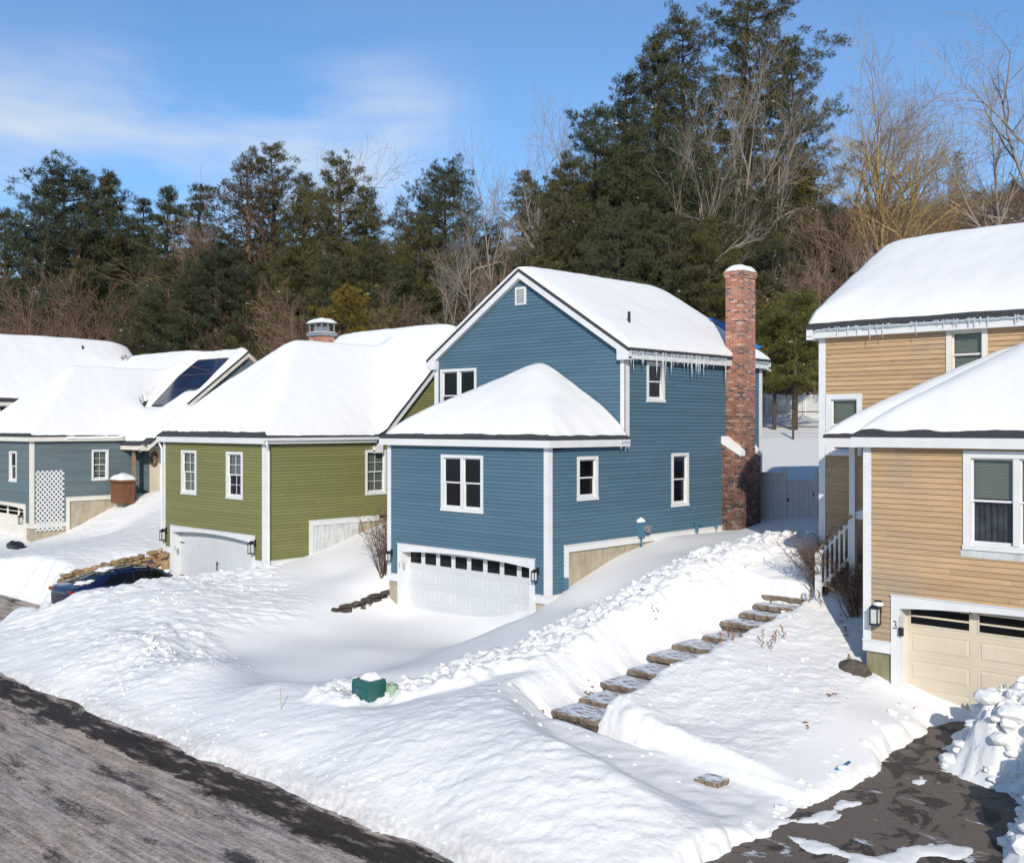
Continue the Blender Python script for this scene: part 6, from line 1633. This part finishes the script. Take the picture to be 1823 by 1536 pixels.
def tree(kind, px, D, top, label=None, wx=1., rot=None, group=None):
    r, used = PROTO[kind]
    o = r if not used else copy_tree(r)
    PROTO[kind] = (r, True)
    x, y = atd(px, D); g = gz(x, y); h = (HY - top) * D / F_ + ZC - g; s = h / ZM[kind]
    o.location = (x, y, g); o.rotation_euler = (0, 0, rot if rot is not None else (px * 1.37 + D) % 6.28); o.scale = (s * wx, s * wx, s)
    lab = label
    o['label'] = lab; o['category'] = 'tree'; o['group'] = group or TG[kind[0]]
    return o
T = [
 # kind, px, depth, top py, width factor, label
 ('pd', 112, 74, 286, 1.05, 'big round topped dark pine rising highest at the far left'),
 ('pa', 192, 76, 308, 1.0, 'narrower dark pine just right of the big round one at left'),
 ('pb', 8, 78, 372, .9, 'dark pine cut by the left edge of the photo'),
 ('pc', 255, 70, 355, 1.1, 'slim blue green pine with a thin spire, left of centre wood'),
 ('pa', 300, 72, 335, 1.0, 'dark pine with two small tops above the grey house'),
 ('pc', 358, 70, 330, 1.1, 'slender pine spire left of the reddish leaning pine'),
 ('pr', 440, 74, 285, 1.1, 'pine with reddish brown bare upper crown above the solar roof'),
 ('pe', 482, 76, 252, .8, 'tall ragged pine top with brown right side above the solar roof'),
 ('pa', 545, 68, 312, 1.0, 'dark pine top left of the chimney of the green house'),
 ('pb', 606, 64, 278, .85, 'full dark pine above the green house chimney'),
 ('pa', 652, 68, 335, .9, 'shorter pine shoulder right of the pine above the chimney'),
 ('pd', 792, 64, 284, .8, 'dense flat topped pine dotted with snow above the green ridge'),
 ('pb', 745, 62, 385, .9, 'lower bushy pine on the left flank of the flat topped pine'),
 ('pb', 215, 64, 430, 1.1, 'broad low pine hanging over the slate house roof'),
 ('pb', 300, 62, 455, 1.15, 'broad mid green pine behind the solar panels'),
 ('pd', 385, 62, 440, 1.1, 'wide spreading pine behind the grey gable'),
 ('pb', 460, 60, 470, 1.0, 'low dark pine behind the left slope of the green roof'),
 ('pa', 150, 68, 470, 1.2, 'low pine in the brown thicket at left'),
 ('pa', 520, 62, 440, 1.1, 'olive pine behind bare branches left of the cap chimney'),
 ('pb', 585, 60, 455, 1.0, 'olive pine with snow scraps behind the cap chimney'),
 ('pa', 660, 60, 430, 1.1, 'reddish flecked evergreen above the middle of the green ridge'),
 ('pb', 720, 58, 470, 1.0, 'low evergreen behind the pale bare tree'),
 ('pb', 815, 60, 460, 1.0, 'low evergreen left of the blue gable peak'),
 ('pa', 868, 66, 420, 1.0, 'small evergreen just left of the blue gable peak'),
 ('pf', 340, 57, 560, 1.0, 'small yellowish evergreen at the foot of the wood behind solar panels'),
 ('pf', 700, 54, 545, 1.2, 'small dark evergreen just above the green roof ridge'),
 ('pf', 770, 54, 560, 1.2, 'small evergreen against the left blue rake'),
 ('pf', 470, 56, 575, 1.1, 'small evergreen low behind the green roof'),
 ('pf', 190, 60, 560, 1.2, 'low evergreen above the slate house ridge'),
 ('pg', 617, 50, 512, 1.0, 'golden brown arborvitae right behind the cap chimney'),
 ('pb', 985, 58, 395, 1.0, 'dark pine low on the left flank of the great pine group'),
 ('pb', 1060, 60, 188, .8, 'dark pointed pine at the left of the great pine group'),
 ('pb', 1010, 58, 285, .8, 'dense blackish pine behind the blue roof ridge'),
 ('pc', 1115, 68, 135, 1.0, 'thin spired pine between the left and middle great pines'),
 ('pa', 1170, 70, 60, .85, 'tall narrow pine left of the highest one'),
 ('pe', 1215, 72, 22, .75, 'tall spiky pine top beside the highest pine'),
 ('pe', 1335, 72, -55, 1.0, 'highest giant pine, its top cut off by the photo'),
 ('pe', 1405, 74, 60, .8, 'tall pine on the right flank of the giant pine'),
 ('pb', 1120, 58, 235, .9, 'wide dark pine in the middle of the great group'),
 ('pd', 1190, 60, 240, .9, 'dark green pine behind the brick chimney, left side'),
 ('pb', 1250, 58, 250, .9, 'mid green pine directly behind the brick chimney top'),
 ('pd', 1100, 54, 365, .9, 'low spreading pine behind the middle of the blue roof'),
 ('pb', 1190, 53, 380, .95, 'low spreading pine behind the right of the blue roof'),
 ('pb', 1262, 53, 385, .85, 'low olive pine just behind the brick chimney'),
 ('pd', 1345, 60, 330, .8, 'olive pine right of the brick chimney'),
 ('pa', 1425, 62, 270, 1.0, 'blue green pine left of the tall bare gold trunks'),
 ('pb', 1470, 64, 360, .8, 'dark pine low behind the corner of the tan house roof'),
 ('ph', 1415, 49, 520, 1.15, 'yellow green pine overhanging the gap beside the tan house'),
 ('ph', 1378, 50, 560, .9, 'small yellow green pine right beside the brick chimney'),
 ('pr', 1705, 100, 268, .8, 'rounded brownish evergreen on the hill at right'),
 ('pf', 1805, 108, 318, 1., 'small dark evergreen on the hill skyline at far right'),
 ('bd', 1560, 60, 35, .8, 'tall multi stemmed bare tree with gold trunks left of the tan roof'),
 ('bb', 1480, 66, 90, .7, 'bare tree between the giant pine and the gold trunks'),
 ('bc', 1630, 64, 150, .7, 'bare tree leaning right of the gold trunks'),
 ('ba', 1780, 66, 35, .6, 'slender dark bare tree above the right part of the tan roof'),
 ('bc', 1835, 58, -60, .9, 'big bare tree cut off by the right edge'),
 ('ba', 1305, 62, 15, .5, 'pale many branched bare tree in front of the giant pine'),
 ('bc', 1375, 60, 130, .4, 'crooked pale bare tree right of the many branched one'),
 ('ba', 1225, 58, 130, .5, 'pale bare tree left of the many branched one'),
 ('ba', 890, 62, 215, .55, 'pale bare tree against the sky left of the great pines'),
 ('bc', 950, 64, 185, .6, 'faint bare tree against the sky touching the great pines'),
 ('ba', 1015, 72, 130, .6, 'thin bare crown above the left great pine'),
 ('bb', 650, 76, 232, .9, 'thin bare crown behind the pine above the cap chimney'),
 ('bc', 560, 78, 235, .8, 'thin bare crown right of the tall ragged pine'),
 ('bb', 470, 66, 290, .7, 'grey brown bare tree in front of the reddish pine'),
 ('ba', 790, 52, 395, .55, 'pale young bare tree rising above the green roof ridge'),
 ('bc', 835, 58, 325, .5, 'fine twigged bare tree left of the blue gable'),
 ('be', 440, 52, 465, .9, 'spreading tan bare tree right behind the grey gable'),
 ('be', 530, 52, 490, .8, 'forked bare tree left of the cap chimney'),
 ('bb', 85, 60, 395, .8, 'brown bare tree at left above the slate roof'),
 ('bb', 120, 58, 420, .9, 'branchy tan bare tree at left above the slate roof'),
 ('bb', 20, 62, 440, .9, 'reddish bare tree at the left edge'),
 ('be', 50, 60, 480, 1., 'low reddish bare tree near the left edge'),
 ('be', 165, 60, 450, .8, 'low bare tree beside the broad pine at left'),
 ('be', 700, 52, 500, .8, 'small bare tree above the middle of the green ridge'),
 ('be', 1500, 58, 300, .8, 'low tangled bare tree left of the gold trunks'),
 ('be', 1462, 60, 430, .8, 'low tangled bare tree at the gap left of the tan roof'),
 ('be', 1640, 70, 330, 1., 'low bare tree on the hill behind the tan roof ridge'),
 ('be', 1730, 72, 330, 1., 'bushy bare tree on the hill right of the gold trunks'),
 ('be', 895, 58, 420, .9, 'low bare tree just left of the blue gable peak'),
]
for (k, px, D, top, wx, lab) in T: tree(k, px, max(D, (78 if k[0] == 'p' else 73) if px < 262 else (66 if px < 480 else 0)), top, lab, wx)
# fill of the wood behind the front row: real trees further up the hill that show only through gaps
rgf = random.Random(99); cnt = 0
for i in range(46):
    px = -60 + i * 34 + rgf.uniform(-12, 12)
    if 1440 < px < 1900: continue
    D = rgf.uniform(82, 96)
    lim = 395 if px < 900 else 290
    tree(rgf.choice(('pa', 'pb', 'pc')), px, D, lim + rgf.uniform(0, 60) + (60 if px < 60 else 0), 'dark evergreen deep in the wood, seen only through gaps between nearer trees', 1.2, group='evergreens deep in the wood seen through gaps')
# ---------------------------------------------------------------- brush covering the hill (uncountable)
def brush():
    rg = np.random.default_rng(5); n = 5200
    X = rg.uniform(-118, -8, n); Y = rg.uniform(36, 120, n)
    D = -SN * X + CS * Y; t = (CS * X + SN * Y) / D; px = t * F_ + CX
    keep = (D > 50) & (px > -80) & (px < 1900) & ~((px > 1340) & (px < 1480) & (D < 64)) & ~((px > 560) & (Y < 52) & (px < 1400))
    X, Y, D, px = X[keep], Y[keep], D[keep], px[keep]; Z = ground(X, Y, False)[0] + ZC
    Cs, Ds, Ls = [], [], []
    for k in range(22):
        H = rg.uniform(1.2, 3.4, len(X)); d = rg.normal(0, .42, (len(X), 3)); d[:, 2] = 1; d /= np.linalg.norm(d, axis=1, keepdims=True)
        c = np.stack([X + rg.normal(0, .5, len(X)), Y + rg.normal(0, .5, len(X)), Z - .1], 1); Cs.append(c); Ds.append(d); Ls.append(H)
        for j in range(3):
            f = rg.uniform(.3, .8, (len(X), 1)); c2 = c + d * H[:, None] * f; d2 = d + rg.normal(0, .6, d.shape); d2 /= np.linalg.norm(d2, axis=1, keepdims=True)
            Cs.append(c2); Ds.append(d2); Ls.append(H * rg.uniform(.2, .45, len(X)))
    C = np.concatenate(Cs); Dv = np.concatenate(Ds); Ln = np.concatenate(Ls); V, Fc = tri_blades(C, Dv, Ln, np.full(len(C), .022), rg)
    tag(np_mesh('brush', V, Fc, 'brush_brown'), kind='stuff')
brush()

# ---------------------------------------------------------------- light, sky, camera
SUNDIR = Vector((.672, -.741, .475)).normalized()     # towards the sun
el = math.asin(SUNDIR.z)
sl_ = bpy.data.lights.new('sun', 'SUN'); sl_.energy = 4.1; sl_.angle = R(.53); sl_.color = (1, .935, .835)
so = bpy.data.objects.new('sun', sl_); link(so); so.rotation_euler = SUNDIR.to_track_quat('Z', 'Y').to_euler()
w = bpy.data.worlds.new('World'); scene.world = w; w.use_nodes = True; nt = w.node_tree
bg = nt.nodes['Background']; sky = N(nt, 'ShaderNodeTexSky'); sky.sky_type = 'NISHITA'; sky.sun_disc = False
sky.sun_elevation = el; sky.sun_rotation = math.atan2(.672, -.741); sky.air_density = 1.0; sky.dust_density = .3; sky.ozone_density = 2.5; sky.altitude = 200
tc = N(nt, 'ShaderNodeTexCoord'); mp = N(nt, 'ShaderNodeMapping'); mp.inputs['Scale'].default_value = (1, 1, 3.6); L(nt, tc.outputs['Generated'], mp.inputs[0])
rotm = N(nt, 'ShaderNodeMapping'); rotm.inputs['Rotation'].default_value = (0, 0, R(20)); L(nt, mp.outputs[0], rotm.inputs[0])
n1 = noise(nt, rotm.outputs[0], 2.6, 6, .52, .25); n2 = noise(nt, rotm.outputs[0], .9, 3, .5)
dt = N(nt, 'ShaderNodeVectorMath'); dt.operation = 'DOT_PRODUCT'; L(nt, tc.outputs['Generated'], dt.inputs[0])
cd = Vector((-SN * 1 - CS * .34, CS * 1 - SN * .34, .278)).normalized(); dt.inputs[1].default_value = cd
foc = rampn(nt, dt.outputs['Value'], [(.955, (0,) * 3), (.995, (1,) * 3)])
cl = rampn(nt, n1.outputs[0], [(.34, (0,) * 3), (.60, (1,) * 3)])
dt2 = N(nt, 'ShaderNodeVectorMath'); dt2.operation = 'DOT_PRODUCT'; L(nt, tc.outputs['Generated'], dt2.inputs[0]); dt2.inputs[1].default_value = Vector((-SN - CS * .144, CS - SN * .144, .293)).normalized()
foc2 = rampn(nt, dt2.outputs['Value'], [(.9975, (0,) * 3), (.9998, (.55,) * 3)])
sz_ = N(nt, 'ShaderNodeSeparateXYZ'); L(nt, tc.outputs['Generated'], sz_.inputs[0])
zj = math_(nt, 'ADD', sz_.outputs[2], math_(nt, 'MULTIPLY', math_(nt, 'SUBTRACT', n2.outputs[0], .5), .12))
zb_ = rampn(nt, zj, [(.17, (.25,) * 3), (.225, (1,) * 3), (.27, (1,) * 3), (.325, (.10,) * 3)])
fsum = math_(nt, 'MULTIPLY', math_(nt, 'ADD', foc.outputs[0], foc2.outputs[0], True), zb_.outputs[0])
m1 = math_(nt, 'MULTIPLY', cl.outputs[0], math_(nt, 'ADD', math_(nt, 'MULTIPLY', fsum, .95), .04))
tint = mixc(nt, 1., sky.outputs[0], (.78, 1.0, 1.22), 'MULTIPLY')
cc = mixc(nt, m1, tint, (6.0, 6.5, 7.0))
L(nt, cc, bg.inputs[0]); bg.inputs[1].default_value = .125
cam = bpy.data.cameras.new('camera'); co = bpy.data.objects.new('camera', cam); link(co); scene.camera = co
co.location = (0, 0, ZC); co.rotation_euler = (math.pi / 2, 0, YAW); cam.sensor_width = 36; cam.lens = F_ / 1823 * 36
cam.shift_y = -11 / 1823; cam.clip_end = 5000; cam.clip_start = .1
scene.view_settings.view_transform = 'Standard'; scene.view_settings.look = 'None'; scene.view_settings.gamma = 1; scene.view_settings.exposure = 0.0
scene.render.engine = 'CYCLES'; scene.cycles.max_bounces = 6; scene.cycles.diffuse_bounces = 3; scene.cycles.transparent_max_bounces = 8
scene.cycles.use_adaptive_sampling = True; scene.cycles.adaptive_threshold = .015
